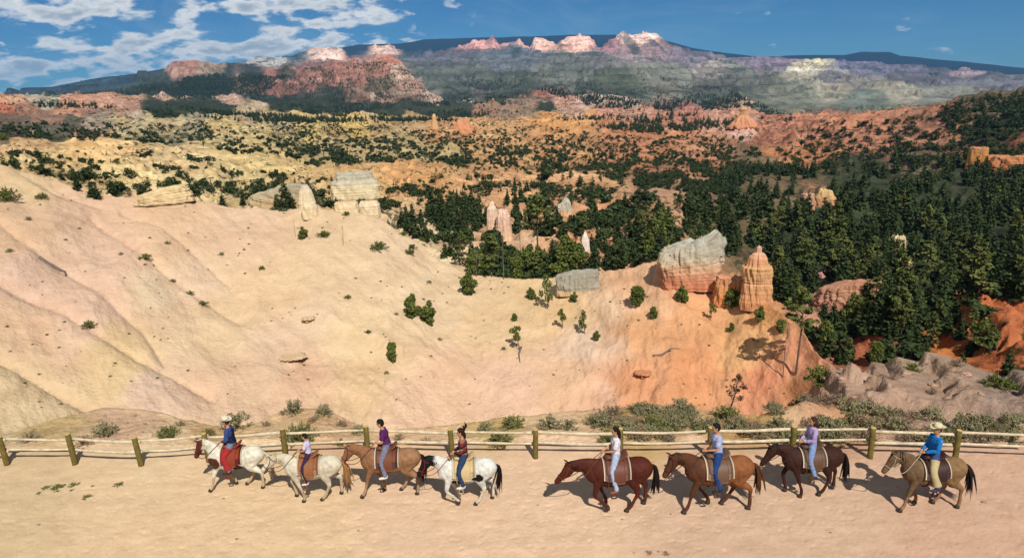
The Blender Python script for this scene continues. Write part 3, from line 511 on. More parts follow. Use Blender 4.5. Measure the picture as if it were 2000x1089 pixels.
rock('fluted pink and white cliff between the woods', 1662, 596, 118, 44, 0.4, [(0, 1.1), (0.4, 1), (1, 0.92)], 0.12, 0.16, 0.1, 3.4, [(0, (196, 132, 116)), (0.4, (206, 156, 124)), (1, (190, 134, 104))], 31, nT=220, topline=[(-1, 0.55), (-0.4, 0.8), (0.3, 0.95), (1, 1)])
rock('yellow crag standing out of the dark wood', 1776, 540, 38, 30, 0.6, [(0, 1.4), (0.4, 1.0), (0.8, 0.6), (1, 0.4)], 0.25, 0.18, 0.2, 2.6, [(0, (188, 116, 66)), (0.5, (204, 160, 90)), (1, (214, 184, 130))], 32, nT=110, lean=-0.35)
rock('pale knob of rock in the wood above the yellow crag', 1748, 492, 34, 26, 0.6, [(0, 1.1), (1, 0.6)], 0.3, 0.2, 0.2, 2.8, [(0, (196, 160, 110)), (1, (216, 196, 152))], 33, nT=80, nZ=50)
rock('cream crag near the middle of the dark wood', 1608, 402, 36, 26, 0.6, [(0, 1.2), (0.5, 1), (1, 0.5)], 0.3, 0.2, 0.2, 2.7, [(0, (200, 140, 104)), (0.6, (206, 160, 112)), (1, (216, 184, 130))], 34, nT=90, nZ=50)
rock('pink crag left of the cream crag in the wood', 1572, 416, 26, 32, 0.6, [(0, 1.1), (1, 0.8)], 0.2, 0.2, 0.15, 3, [(0, (200, 144, 116)), (1, (204, 156, 124))], 35, nT=80, nZ=50)
# loose stones
def stone_mesh(seed):
    bm = bmesh.new(); bmesh.ops.create_icosphere(bm, subdivisions=2, radius=1)
    for v in bm.verts:
        c = v.co; n = 1+0.28*math.sin(c.x*3.1+seed)*math.cos(c.y*2.7+seed*2)+0.15*math.sin(c.z*5+seed*3+c.x*4)
        v.co = Vector((c.x*n, c.y*n*0.8, c.z*n*0.55))
    me = bpy.data.meshes.new('stone'); bm.to_mesh(me); bm.free(); return me
SM = simple('stone_grey', alb(196, 160, 134), 0.95, 0.25, 3, 0.05)
SMS = [stone_mesh(s) for s in (1, 4, 9)]
for m_1 in SMS: m_1.materials.append(SM)
def stone(px, py, wpx, label, group='loose stones on the bank behind the fence'):
    s = spot(px, py)
    if not s: return
    x, y, z, r = s; k = wpx*math.hypot(r, z-CAMH)/FPX/2
    o = bpy.data.objects.new('stone', random.choice(SMS)); COL.objects.link(o); o.location = (x, y, z+k*0.1)
    o.scale = (k, k*0.9, k); o.rotation_euler = (0, 0, random.uniform(0, 6)); tag(o, label, 'stone', group)
for (px, py, w_) in [(230,818,9),(246,826,7),(262,812,8),(282,830,9),(300,822,7),(318,836,8),(340,828,7),(275,845,8),(222,838,6),(250,850,6),(300,848,7),(205,812,7)]:
    stone(px, py, w_, 'small pinkish stone in the rubble on the left bank')
for (px, py, w_) in [(655,818,8),(676,830,9),(690,826,6),(664,838,7),(700,840,8),(642,828,6)]:
    stone(px, py, w_, 'small pinkish stone on the bank above the second rider')
for (px, py, w_) in [(1640,770,16),(1668,784,12),(1702,764,14),(1740,776,18),(1768,750,14),(1790,782,12),(1822,760,16),(1850,776,12),(1880,760,18),(1912,782,14),(1690,745,10),(1726,738,10),(1945,770,14),(1600,778,12)]:
    stone(px, py, w_, 'rough grey boulder on the %s %s of the tilted outcrop' % ('lower' if py > 768 else 'upper', 'left end' if px < 1705 else ('middle' if px < 1830 else 'right end')), 'boulders on the outcrop at the right, %d' % (int(px > 1705)+int(px > 1830)+3*int(py > 768)))

# ---------------------------------------------------------------- vegetation meshes
def foliage_mat(name, rgb, rgb2, rough=0.8):
    m, b = material(name, rough); b.inputs['Specular IOR Level'].default_value = 0.08
    oi = nt.nodes.new('ShaderNodeObjectInfo'); t = nt.nodes.new('ShaderNodeTexCoord'); g = nt.nodes.new('ShaderNodeNewGeometry')
    f = NOISE(g.outputs['Position'], 0.9, 3, 0.6)
    k = MATH('ADD', MATH('MULTIPLY', g.outputs['Random Per Island'], 0.5), MATH('ADD', MATH('MULTIPLY', f, 0.5), MATH('MULTIPLY', oi.outputs['Random'], 0.25)), clamp=True)
    L(MIXC(k, rgb, rgb2), b.inputs['Base Color']); return m
FM_FIR = foliage_mat('needles_dark', (0.014, 0.026, 0.010), (0.046, 0.064, 0.020))
FM_PINE = foliage_mat('needles_olive', (0.030, 0.045, 0.012), (0.12, 0.13, 0.035))
FM_BUSH = foliage_mat('juniper_green', (0.028, 0.045, 0.012), (0.13, 0.15, 0.032))
FM_SAGE = foliage_mat('sage_leaf', (0.085, 0.082, 0.040), (0.26, 0.23, 0.12))
FM_SAGEG = foliage_mat('green_rabbitbrush', (0.06, 0.07, 0.022), (0.18, 0.18, 0.06))
FM_DRY = foliage_mat('dry_twigs', (0.10, 0.065, 0.04), (0.26, 0.19, 0.12))
FM_BROWN = foliage_mat('dead_needles', (0.07, 0.035, 0.018), (0.17, 0.10, 0.05))
BARK = simple('bark', (0.10, 0.065, 0.045), 0.95, 0.3, 3)
SNAG = simple('bare_wood', (0.13, 0.10, 0.085), 0.9, 0.3, 3)

def cards(P, size, R, up=0.35, asp=1.0, tri=False):
    """one small leaf clump (triangle pair) at each point"""
    n = len(P); d = R.normal(size=(n, 3)); d[:, 2] = np.abs(d[:, 2])*0.6+up; d /= np.linalg.norm(d, axis=1)[:, None]
    t = np.cross(d, R.normal(size=(n, 3))); t /= np.linalg.norm(t, axis=1)[:, None]; b = np.cross(d, t)
    s = (size*R.uniform(0.6, 1.4, n))[:, None] if np.isscalar(size) else (size*R.uniform(0.7, 1.3, n))[:, None]
    t = t*s*asp; b = b*s
    if tri:
        V = np.stack([P-t-b*0.6, P+t-b*0.6, P+b*1.1], 1).reshape(-1, 3); F = np.arange(n*3).reshape(-1, 3); return V, F, None
    V = np.stack([P-t*0.9, P-b, P+t*1.1, P+b*0.8], 1).reshape(-1, 3); V[::4] += d*s*0.25
    return V, None, np.arange(n*4).reshape(-1, 4)
def tube_np(path, rad, ns=6):
    path = np.asarray(path, float); rad = np.asarray(rad, float); n = len(path)
    T = np.gradient(path, axis=0); T /= np.linalg.norm(T, axis=1)[:, None]+1e-9
    ref = np.array([0.31, 0.95, 0.05]); A = np.cross(T, ref); A /= np.linalg.norm(A, axis=1)[:, None]+1e-9; B = np.cross(T, A)
    th = np.linspace(0, 2*np.pi, ns, endpoint=False)
    V = path[:, None, :]+rad[:, None, None]*(np.cos(th)[None, :, None]*A[:, None, :]+np.sin(th)[None, :, None]*B[:, None, :])
    i = np.arange(n-1)[:, None]*ns; j = np.arange(ns)[None, :]; j2 = (j+1) % ns
    F = np.stack([i+j, i+j2, i+ns+j2, i+ns+j], -1).reshape(-1, 4); return V.reshape(-1, 3), F
def join(parts):
    V = []; F4 = []; F3 = []; o = 0
    for v, f4, f3 in parts:
        V.append(v)
        if f4 is not None: F4.append(f4+o)
        if f3 is not None: F3.append(f3+o)
        o += len(v)
    return np.concatenate(V), (np.concatenate(F4) if F4 else None), (np.concatenate(F3) if F3 else None)
def to_mesh(name, V, F4, F3, mat, smooth=False):
    o = mesh_np(name, V, F4, F3, smooth=smooth, mat=mat); me = o.data; bpy.data.objects.remove(o); return me
# crowns are one metre tall trees, scaled where they stand
def fir_crown(seed, n=520, w=0.17, base=0.10, size=0.030, tri=False):
    R = np.random.default_rng(seed); h = base+(1-base)*(1-np.sqrt(R.uniform(0, 1, n)))
    th = R.uniform(0, 6.283, n); lay = 0.75+0.25*np.sin(h*42+R.uniform(0, 1))
    lob = 1+0.35*np.sin(th*3+seed+h*9)+0.2*np.sin(th*7+h*23)
    rr = w*(1-(h-base)/(1-base))**0.8*lay*lob*R.uniform(0.35, 1.05, n)+0.008
    P = np.stack([rr*np.cos(th), rr*np.sin(th), h-rr*0.25], -1)
    V, F3, F4 = cards(P, size*(0.6+0.6*(1-h)), R, 0.5, tri=tri); return V, F4, F3
def blob_crown(seed, cl, n=60, size=0.035, tri=False):
    """crown of leaf clumps: cl = list of (x, y, z, radius, flatness)"""
    R = np.random.default_rng(seed); Ps = []
    for (x, y, z, r_, fl) in cl:
        m = int(n*(r_/0.1)**1.6)+4; d = R.normal(size=(m, 3)); d /= np.linalg.norm(d, axis=1)[:, None]
        Ps.append(np.array([x, y, z])+d*np.array([1, 1, fl])*r_*(R.uniform(0.15, 1, m)**0.45)[:, None])
    P = np.concatenate(Ps); V, F3, F4 = cards(P, size, R, 0.3, tri=tri); return V, F4, F3
def pine_clumps(seed, lo=0.4, w=0.2, n=17, rad=0.075):
    R = random.Random(seed); out = []
    for i in range(n):
        h = lo+(1-lo)*(i+0.5)/n; a = R.uniform(0, 6.28); k = math.sin(math.pi*min(1, 0.25+0.8*(h-lo)/(1-lo)))
        d = w*k*R.uniform(0.35, 1.0); out.append((d*math.cos(a), d*math.sin(a), h-0.03, rad*R.uniform(0.7, 1.25), 0.5))
    out.append((0, 0, 0.95, rad*0.7, 0.9)); return out
def trunk_np(seed, h=0.95, r_=0.014, bend=0.02, limbs=None):
    R = random.Random(seed); k = np.linspace(0, 1, 7); p = np.stack([bend*np.sin(k*3+seed), bend*np.cos(k*2.3+seed)-bend, k*h-0.03], -1)
    V, F = tube_np(p, r_*(1-0.75*k)); parts = [(V, F, None)]
    for (x, y, z, rr, fl) in (limbs or []):
        q0 = np.array([bend*math.sin(z*3+seed), bend*math.cos(z*2.3+seed)-bend, max(z-0.10, 0.02)]); q1 = np.array([x, y, z]); mid = (q0+q1)/2+np.array([0, 0, -0.01])
        V, F = tube_np([q0, mid, q1], [r_*0.4, r_*0.28, r_*0.1], 4); parts.append((V, F, None))
    return join(parts)
PROTO = {}
def proto(name, trunk, crown, tmat, cmat):
    t = to_mesh('trunk', *trunk, tmat) if trunk is not None else None; c = to_mesh('crown', *crown, cmat) if crown is not None else None
    PROTO.setdefault(name, []).append((t, c))
for s in range(5):
    proto('fir', trunk_np(s, 0.9, 0.014, 0.01), fir_crown(s, 620, 0.15+0.02*(s % 3), 0.06+0.04*(s % 2)), BARK, FM_FIR)
for s in range(4):
    c_ = pine_clumps(s+10, 0.28+0.08*(s % 2), 0.17, 20, 0.07); proto('pine', trunk_np(s+10, 0.93, 0.013, 0.02, c_), blob_crown(s+10, c_, 44, 0.026), BARK, FM_PINE)
c_ = pine_clumps(31, 0.60, 0.15, 16, 0.062); proto('tall_pine', trunk_np(31, 0.95, 0.011, 0.012, c_), blob_crown(31, c_, 60, 0.02), BARK, FM_PINE)
c_ = pine_clumps(35, 0.42, 0.24, 22, 0.06); proto('dead_pine', trunk_np(35, 0.93, 0.022, 0.03, c_), blob_crown(35, c_, 26, 0.022), SNAG, FM_BROWN)
for s in range(3):
    R_ = random.Random(s+50); cl_ = [(R_.uniform(-.22, .22), R_.uniform(-.2, .2), R_.uniform(.18, .75), R_.uniform(.14, .24), 0.9) for _ in range(9)]+[(0.02*s, 0, 0.85, 0.14, 1)]
    proto('juniper', trunk_np(s+50, 0.7, 0.035, 0.05, cl_), blob_crown(s+50, cl_, 62, 0.042), BARK, FM_BUSH)
for s in range(2):
    R_ = random.Random(s+60); cl_ = [(R_.uniform(-.25, .25), R_.uniform(-.2, .2), R_.uniform(.35, .9), R_.uniform(.08, .15), 0.9) for _ in range(7)]
    proto('scrawny', trunk_np(s+60, 0.85, 0.03, 0.08, cl_), blob_crown(s+60, cl_, 40, 0.034), SNAG, FM_BUSH)
def snag_np(seed, nb=9, sp=0.25):
    R_ = random.Random(seed); cl_ = []
    for i in range(nb):
        a = R_.uniform(0, 6.28); h = R_.uniform(0.35, 0.95); d = sp*R_.uniform(0.3, 1)*(1.15-h); cl_.append((d*math.cos(a), d*math.sin(a), h+0.08, 0, 0))
    return trunk_np(seed, 0.98, 0.02, 0.03, cl_)
for s in (70, 71, 72): proto('snag', snag_np(s), None, SNAG, None)
def shrub_np(seed, n=420, size=0.035, flat=0.55, spiky=0.5):
    """low desert shrub: twigs fanning from the root with small leaves towards the tips, one metre wide"""
    R = np.random.default_rng(seed); V4 = []; nst = 46; tips = []
    for i in range(nst):
        a = R.uniform(0, 6.283); el = R.uniform(0.25, 1.45); l_ = R.uniform(0.32, 0.56)
        t = np.array([math.cos(a)*math.cos(el)*l_, math.sin(a)*math.cos(el)*l_, math.sin(el)*l_*(flat+0.35)])
        v, f = tube_np([[0, 0, -0.02], t*0.5+R.normal(size=3)*0.015, t], [0.008, 0.006, 0.002], 3); V4.append((v, f, None)); tips.append(t)
    tips = np.array(tips); k = R.integers(0, nst, n); P = tips[k]*(R.uniform(0.55, 1.08, n)**0.7)[:, None]+R.normal(size=(n, 3))*0.028
    P[:, 2] = np.maximum(P[:, 2], 0.02)
    V, F3, F4 = cards(P, size, R, 0.3, asp=0.45); V4.append((V, F4, F3)); return join(V4)
SHR = {}
for nm, mt in (('sage', FM_SAGE), ('green', FM_SAGEG), ('dry', FM_DRY), ('dark', FM_BUSH)):
    SHR[nm] = [to_mesh('shrub', *shrub_np(100+i+len(nm)*7, 1100 if nm != 'dry' else 380), mt) for i in range(3)]

def plant(kind, x, y, z, h, label, cat, group=None, wid=1.0, name=None, tilt=(0, 0)):
    t, c = random.choice(PROTO[kind])
    nm = name or {'fir': 'conifer', 'pine': 'pine_tree', 'tall_pine': 'pine_tree', 'dead_pine': 'pine_tree', 'juniper': 'juniper', 'scrawny': 'juniper', 'snag': 'dead_tree'}[kind]
    e = empty(nm, (x, y, z-0.02*h), random.uniform(0, 6.28), (h*wid, h*wid, h)); e.rotation_euler = (tilt[0], tilt[1], random.uniform(0, 6.28))
    for me, pn in ((t, 'trunk'), (c, 'crown')):
        if me is None: continue
        o = bpy.data.objects.new(pn, me); COL.objects.link(o); o.parent = e
    return tag(e, label, cat, group)
def plant_px(kind, px, py, hpx, label, cat='tree', group=None, wid=1.0, tilt=(0, 0), name=None):
    s = spot(px, py)
    if not s: print('no spot', kind, px, py); return
    x, y, z, r = s; return plant(kind, x, y, z, hpx*math.hypot(r, z-CAMH)/FPX*1.05, label, cat, group, wid, name, tilt)
def shrub_px(kind, px, py, wpx, label, group=None, hh=1.0, name='shrub', near=None):
    s = spot(px, py, *(near or (1.02, 20)))
    if not s: return
    x, y, z, r = s; k = wpx*math.hypot(r, z-CAMH)/FPX
    o = bpy.data.objects.new(name, random.choice(SHR[kind])); COL.objects.link(o); o.location = (x, y, z); o.scale = (k, k, k*hh); o.rotation_euler = (0, 0, random.uniform(0, 6.28))
    return tag(o, label, 'shrub', group)
T = plant_px
# trees and bushes that stand alone
T('tall_pine', 1553, 752, 158, 'tall thin pine with a long bare trunk left of the tilted outcrop', 'tree', wid=1.25)
T('snag', 1531, 758, 104, 'bare leaning dead trunk just left of the tall thin pine', 'tree', wid=0.5)
T('dead_pine', 1420, 808, 82, 'small brown dead pine leaning at the rim on the orange slope', 'tree', wid=1.0, tilt=(0, -0.22))
T('snag', 1391, 806, 40, 'short bare stick of a tree left of the brown dead pine', 'tree', wid=0.35, tilt=(0, -0.2))
T('tall_pine', 1052, 520, 138, 'tall open ponderosa pine rising above the crest in the middle', 'tree', wid=1.5)
T('pine', 962, 545, 84, 'round crowned pine at the crest left of the bushy trees', 'tree', wid=1.5)
T('snag', 985, 548, 132, 'tall bare dead trunk in front of the pink spires', 'tree', wid=0.35)
T('snag', 975, 540, 90, 'shorter bare dead trunk beside the tall bare one', 'tree', wid=0.3)
T('snag', 1018, 520, 80, 'thin grey dead tree right of the pink spires', 'tree', wid=0.4)
T('snag', 930, 545, 62, 'bare dead tree standing at the crest left of the round crowned pine', 'tree', wid=0.7)
T('fir', 1080, 520, 58, 'slim dark conifer right of the tall ponderosa', 'tree', wid=1.2)
T('fir', 1098, 505, 44, 'small dark conifer under the grey crusted knoll', 'tree', wid=1.3)
T('fir', 560, 420, 62, 'tallest dark conifer left of the cream rocks', 'tree', wid=1.5)
T('fir', 545, 418, 40, 'bushy dark conifer left of the tallest conifer', 'tree', wid=1.9)
T('fir', 572, 420, 48, 'dark conifer right against the tallest conifer', 'tree', wid=1.5)
T('fir', 437, 408, 30, 'small dark conifer on the crest left of the grey ledge', 'tree', wid=2.0)
T('fir', 476, 403, 24, 'small bushy conifer on the crest beside the grey ledge', 'tree', wid=2.0)
T('fir', 152, 372, 38, 'leftmost of the dark conifers behind the left crest', 'tree', wid=1.3)
T('fir', 180, 384, 32, 'second dark conifer from the left behind the left crest', 'tree', wid=1.5)
T('fir', 190, 386, 26, 'short conifer touching the second one behind the left crest', 'tree', wid=1.8)
T('fir', 222, 384, 30, 'wide dark conifer at the right of the group behind the left crest', 'tree', wid=1.8)
T('fir', 88, 336, 20, 'lone small conifer on the yellow ground above the left crest', 'tree', wid=1.6)
T('juniper', 811, 634, 50, 'left of the two joined bright green junipers on the bare slope', 'tree', wid=0.85)
T('juniper', 841, 642, 48, 'right of the two joined junipers on the bare slope, with dry twigs below', 'tree', wid=0.85)
T('juniper', 917, 582, 45, 'round green juniper just below the bare crest', 'tree', wid=1.0)
T('juniper', 765, 714, 40, 'small dense green juniper lowest on the pale slope', 'tree', wid=0.75)
T('scrawny', 1010, 696, 56, 'crooked juniper with a grey trunk in the middle of the slope', 'tree', wid=0.75)
T('juniper', 1006, 637, 16, 'tiny green bush above the crooked juniper', 'bush')
T('scrawny', 1066, 612, 72, 'thin dark twisted tree below the grey slab', 'tree', wid=0.6)
T('juniper', 1036, 587, 24, 'small grey green bush left of the thin twisted tree', 'bush')
T('juniper', 1122, 594, 20, 'small bright bush right under the grey slab', 'bush')
T('juniper', 1247, 606, 40, 'spiky green bush below the big grey crusted block', 'tree', wid=1.1)
T('juniper', 1331, 608, 34, 'sparse dark bush on the orange slope under the big block', 'bush', wid=0.9)
T('scrawny', 1388, 634, 42, 'narrow dark bush on the orange slope left of the tower hoodoo', 'bush', wid=0.6)
T('juniper', 1427, 606, 36, 'dark bush at the foot of the fluted wall', 'bush', wid=1.2)
T('juniper', 1450, 612, 24, 'low dark bush between the fluted wall and the tower hoodoo', 'bush', wid=1.4)
T('juniper', 1484, 650, 30, 'bright yellow green bush below the tower hoodoo', 'bush', wid=0.9)
T('juniper', 1520, 672, 24, 'small dark bush on the right edge of the orange slope', 'bush', wid=1.2)
T('juniper', 1426, 652, 18, 'small brown green bush in the middle of the orange slope', 'bush', wid=1.0)
T('scrawny', 1097, 652, 48, 'left of the two dark brushy shrubs under the twisted tree', 'bush', wid=0.65)
T('scrawny', 1137, 664, 50, 'right of the two dark brushy shrubs under the twisted tree', 'bush', wid=0.65)
T('juniper', 1166, 674, 20, 'small dark shrub at the right below the brushy pair', 'bush')
T('juniper', 1275, 628, 26, 'dark shrub lying down the slope right of the spiky bush', 'bush', wid=0.8)
T('snag', 673, 497, 38, 'small bare tree high on the pale slope under the cream blocks', 'tree', wid=0.7)
T('snag', 578, 478, 40, 'thin bare stick of a tree on the crest left of the cream cone', 'tree', wid=0.3)
T('juniper', 594, 484, 22, 'small dark bush beside the thin bare stick', 'bush', wid=1.1)
for (px, py, w_, lb) in [(634,487,26,'flat dark shrub right of the small bush on the pale slope'),(740,499,34,'wide flat shrub on the pale slope below the cream blocks'),(678,440,16,'little shrub right in front of the cream base block'),(789,465,16,'shrub where the crest starts to fall to the right'),(806,490,20,'dark round shrub on the falling crest'),(800,502,22,'low shrub just below the dark round one'),(826,470,14,'small shrub highest on the falling crest'),
        (288,532,22,'round dark shrub alone in the middle of the left slope'),(331,503,12,'small shrub above and right of the round one'),(178,657,24,'oval brown shrub beside the long gully on the left'),(397,600,18,'brown shrub low on the middle gully'),(372,578,14,'slim shrub in the middle gully'),(338,560,12,'small dark shrub at the head of the middle gully'),(512,537,14,'small brown shrub in the middle of the pale slope'),(434,510,12,'small shrub among the dots of the pale slope'),
        (681,602,14,'small green shrub alone on the pale slope'),(839,562,12,'tiny shrub left of the round juniper'),(720,668,14,'small brown shrub left of the lowest juniper'),(755,735,12,'rusty shrub under the lowest juniper'),(984,698,12,'rusty shrub left of the crooked juniper'),(775,630,10,'tiny shrub left of the joined junipers'),(860,676,10,'tiny shrub below the joined junipers'),
        (10,272,20,'dark shrub at the left edge above the slope'),(15,410,40,'flat brown shrub at the upper left of the slope'),(85,402,20,'flat shrub right of the brown one at the upper left'),(240,518,9,'very small shrub left of the round dark one'),(60,452,12,'small brown shrub on the left slope'),(25,521,12,'small shrub at the left edge of the slope')]:
    shrub_px('dark' if w_ > 12 else 'sage', px, py, w_*1.15, lb, 'shrubs scattered on the bare slope', 0.9, near=(4, 20))
R_ = random.Random(5)
CREST = [(0,325),(200,384),(380,408),(560,420),(740,440),(860,512),(920,540),(1170,538),(1290,510),(1420,570),(1500,610),(1600,705)]
n_ = 0
while n_ < 210:
    px, py = R_.uniform(0, 1560), R_.uniform(340, 810)
    if py < np.interp(px, [c[0] for c in CREST], [c[1] for c in CREST])+10: continue
    cl_ = perlin(np.array([px/90.0]), np.array([py/60.0]), 88)[0]
    if R_.random() > 0.15+1.6*max(0, cl_): continue
    side = 'cream left part' if px < 700 else ('middle' if px < 1150 else 'orange right part')
    shrub_px(R_.choice(['dark', 'dry', 'sage']), px, py, R_.uniform(3, 7.5), 'tiny dry shrub dotted on the %s of the bare slope, %s' % (side, ['high up', 'halfway down', 'low down'][min(2, int((py-340)/160))]), 'tiny shrubs dotted on the bare slope, %s %s' % (side, ['high', 'mid', 'low'][min(2, int((py-340)/160))]), 0.8, near=(4, 6))
    n_ += 1
def log(pts, w_, label, name='fallen_branch'):
    P_ = []
    for a in pts:
        q_ = spot(a[0], a[1], 4, 6)
        if q_: P_.append((q_[0], q_[1], q_[2]+0.12))
    if len(P_) < 2: return
    sc_ = math.hypot(P_[0][0], P_[0][1])/FPX; o_ = np.array(P_[0]); P2 = np.array(P_)-o_; n = len(P2)
    V, F = tube_np(P2, np.linspace(w_*sc_/2, w_*sc_*0.15, n), 6); ob = mesh_np(name, V, F, None, mat=SNAG); ob.location = tuple(o_); return tag(ob, label, 'dead wood')
log([(80,524),(100,529),(118,535),(128,540),(131,552)], 7, 'grey fallen log with a bent end on the left of the slope', 'fallen_log')
log([(1276,706),(1292,702),(1310,697),(1326,699)], 6, 'dark fallen branch low on the orange slope')
log([(1018,690),(1014,706),(1016,722)], 5, 'pale dead stem hanging below the crooked juniper')
log([(556,707),(572,710),(590,713)], 4, 'dark strip laid in for a shaded crack on the pale slope')  # dark tube stands in for the shade of a rock cavity
for (px, py, w_, h_, lb) in [(604,640,22,7,'small pale ledge with a dark hollow under it on the middle slope'),(572,706,44,6,'long low pale ledge on the lower pale slope'),(1256,744,28,8,'small orange ledge low on the orange slope')]:
    cc_ = [(0, (196, 150, 110)), (1, (218, 186, 146))] if px < 1200 else [(0, (190, 120, 84)), (1, (204, 140, 100))]
    rock(lb, px, py, w_, h_, 0.8, [(0, 0.7), (0.4, 0.75), (0.7, 1.1), (1, 0.9)], 0.3, 0.3, 0.35, 2.4, cc_, int(px), nT=70, nZ=30, cat='rock ledge')
# rim shrubs behind the fence
for (px, py, w_, k, lb) in [(385,822,52,'sage','round sage bush up on the bank left of the first rider'),(352,830,24,'dry','dry twiggy bush left of the round sage bush'),(462,834,60,'sage','wide sage bush just behind the first rider'),(425,830,40,'sage','sage bush behind the white hat of the first rider'),(573,806,50,'sage','sage bush on top of the mound right of the first rider'),(632,812,44,'sage','brownish sage bush on the right shoulder of the mound'),(585,862,70,'green','broad green bush right behind the child on the second horse'),
        (206,847,46,'sage','grey green bush in the rubble between the left posts'),(328,852,42,'green','green bush leaning behind the third post'),(102,822,36,'sage','bush on the skyline of the left bank'),(62,832,26,'sage','small bush at the left end of the left bank'),(142,808,28,'dry','reddish bush on top of the left bank'),(5,838,24,'green','bush cut by the left edge of the picture'),(165,868,40,'dry','flat dry bush behind the rail between the left posts'),(60,862,40,'dry','low dry bush behind the leftmost rail'),
        (612,825,26,'dry','small dry bush in the middle of the mound'),(668,830,30,'dry','dry bush low on the right of the mound'),(700,848,34,'sage','sage bush left of the purple shirted rider'),(520,832,24,'dry','dry tuft between first and second rider'),(405,850,30,'green','yellowish bush over the head of the first horse'),(665,868,24,'green','small green bush behind the rail above the tan horse'),(950,842,40,'sage','first sage bush of the row right of the striped rider'),(1000,834,54,'green','tall green grey bush behind the rail in the middle'),(1075,838,56,'sage','wide sage bush right of the middle post'),(1112,838,40,'sage','sage bush in the row left of the white shirted rider'),
        (975,868,60,'green','long green bush under the rail in the middle'),(780,858,30,'dry','dry tuft right behind the purple shirted rider'),(830,866,30,'dry','dry tuft between the purple and the striped rider')]:
    shrub_px(k, px, py, w_, lb, 'bushes on the bank behind the fence', 1.0, near=(1.03, 3.2))
n_ = 0
for i in range(120):
    px = R_.uniform(1150, 1995); f_ = R_.random(); top_ = np.interp(px, [1150, 1240, 1500, 1600, 1700, 1900, 2000], [826, 798, 812, 808, 806, 812, 816]); py = top_+(866-top_)*f_
    k = R_.choice(['sage', 'sage', 'sage', 'green', 'dry', 'dry']); 
    sp_ = 'left of' if px < 1380 else ('between' if px < 1700 else 'right of')
    post_ = min([(1212,'post behind the white shirted rider'),(1300,'gap before the chestnut horse'),(1386,'post behind the light blue rider'),(1470,'gap before the dark horse'),(1547,'post left of the lavender rider'),(1620,'gap after the lavender rider'),(1699,'post right of the dark horse'),(1780,'gap before the cowboy'),(1865,'post right of the cowboy'),(1960,'last gap at the right edge')], key=lambda t: abs(t[0]-px))[1]
    lb = {'sage': 'grey sage bush', 'green': 'fresh green bush', 'dry': 'dry brown bush'}[k]+(' low ' if f_ > .66 else (' halfway up ' if f_ > .33 else ' at the rim '))+'above the '+post_
    shrub_px(k, px, py, R_.uniform(28, 62), lb, lb.replace('bush on', 'bushes on'), R_.uniform(0.7, 1.0), near=(1.03, 3.2))

for (px, py, w_, lb) in [(1785,722,30,'dark shrub on the crest of the tilted outcrop'),(1762,748,26,'dark shrub in the upper crack of the outcrop'),(1800,742,22,'small shrub right of the crack on the outcrop'),(1868,728,34,'bare twiggy shrub on the right crest of the outcrop'),(1942,774,50,'dark tangled bush at the right end of the outcrop'),(1975,760,44,'dark bush near the right edge above the fence'),(1820,770,26,'brown shrub halfway down the outcrop'),(1625,752,46,'green bush at the top left of the outcrop'),(1598,772,70,'big dark bush hanging over the left end of the outcrop'),(1570,796,64,'dark bush low at the left end of the outcrop'),(1532,806,40,'dark shrub at the rim left of the outcrop'),(1655,738,30,'small bush next to the green bush on the outcrop'),(1700,770,22,'thin shrub on the face of the outcrop'),(1740,765,24,'dry shrub in the middle of the outcrop')]:  # the two widest dark bushes are added to darken the shaded hollow
    shrub_px('dark' if 'dark' in lb or 'green' in lb else 'dry', px, py, w_, lb, 'shrubs growing on the outcrop at the right', 0.9, near=(2, 4))
# ---------------------------------------------------------------- woods
from collections import defaultdict
def inpoly(x, y, P):
    c = False; n = len(P)
    for i in range(n):
        x0, y0 = P[i]; x1, y1 = P[(i+1) % n]
        if (y0 > y) != (y1 > y) and x < (x1-x0)*(y-y0)/(y1-y0)+x0: c = not c
    return c
HOLES = [(1560,470,40,10),(1690,500,34,12),(1480,350,36,10),(1960,450,30,14),(1610,445,34,8),(1800,400,40,9),(1420,455,24,8),(1530,535,22,10),(1935,622,90,36),(1850,692,60,26),(1985,690,50,44),(1700,690,60,18),(1690,430,26,16),(1830,440,24,14),(1900,500,22,14),(1540,470,26,12),(1650,530,24,12),(1930,560,30,12),(1850,370,40,12),(1480,390,30,10),(1640,350,50,8),(1590,388,40,24),(1750,485,30,16),(1775,530,26,22),(1725,362,28,14),(1890,385,24,16),(1630,590,90,30),(1560,410,26,12),(1460,440,36,12),(1500,400,20,10)]
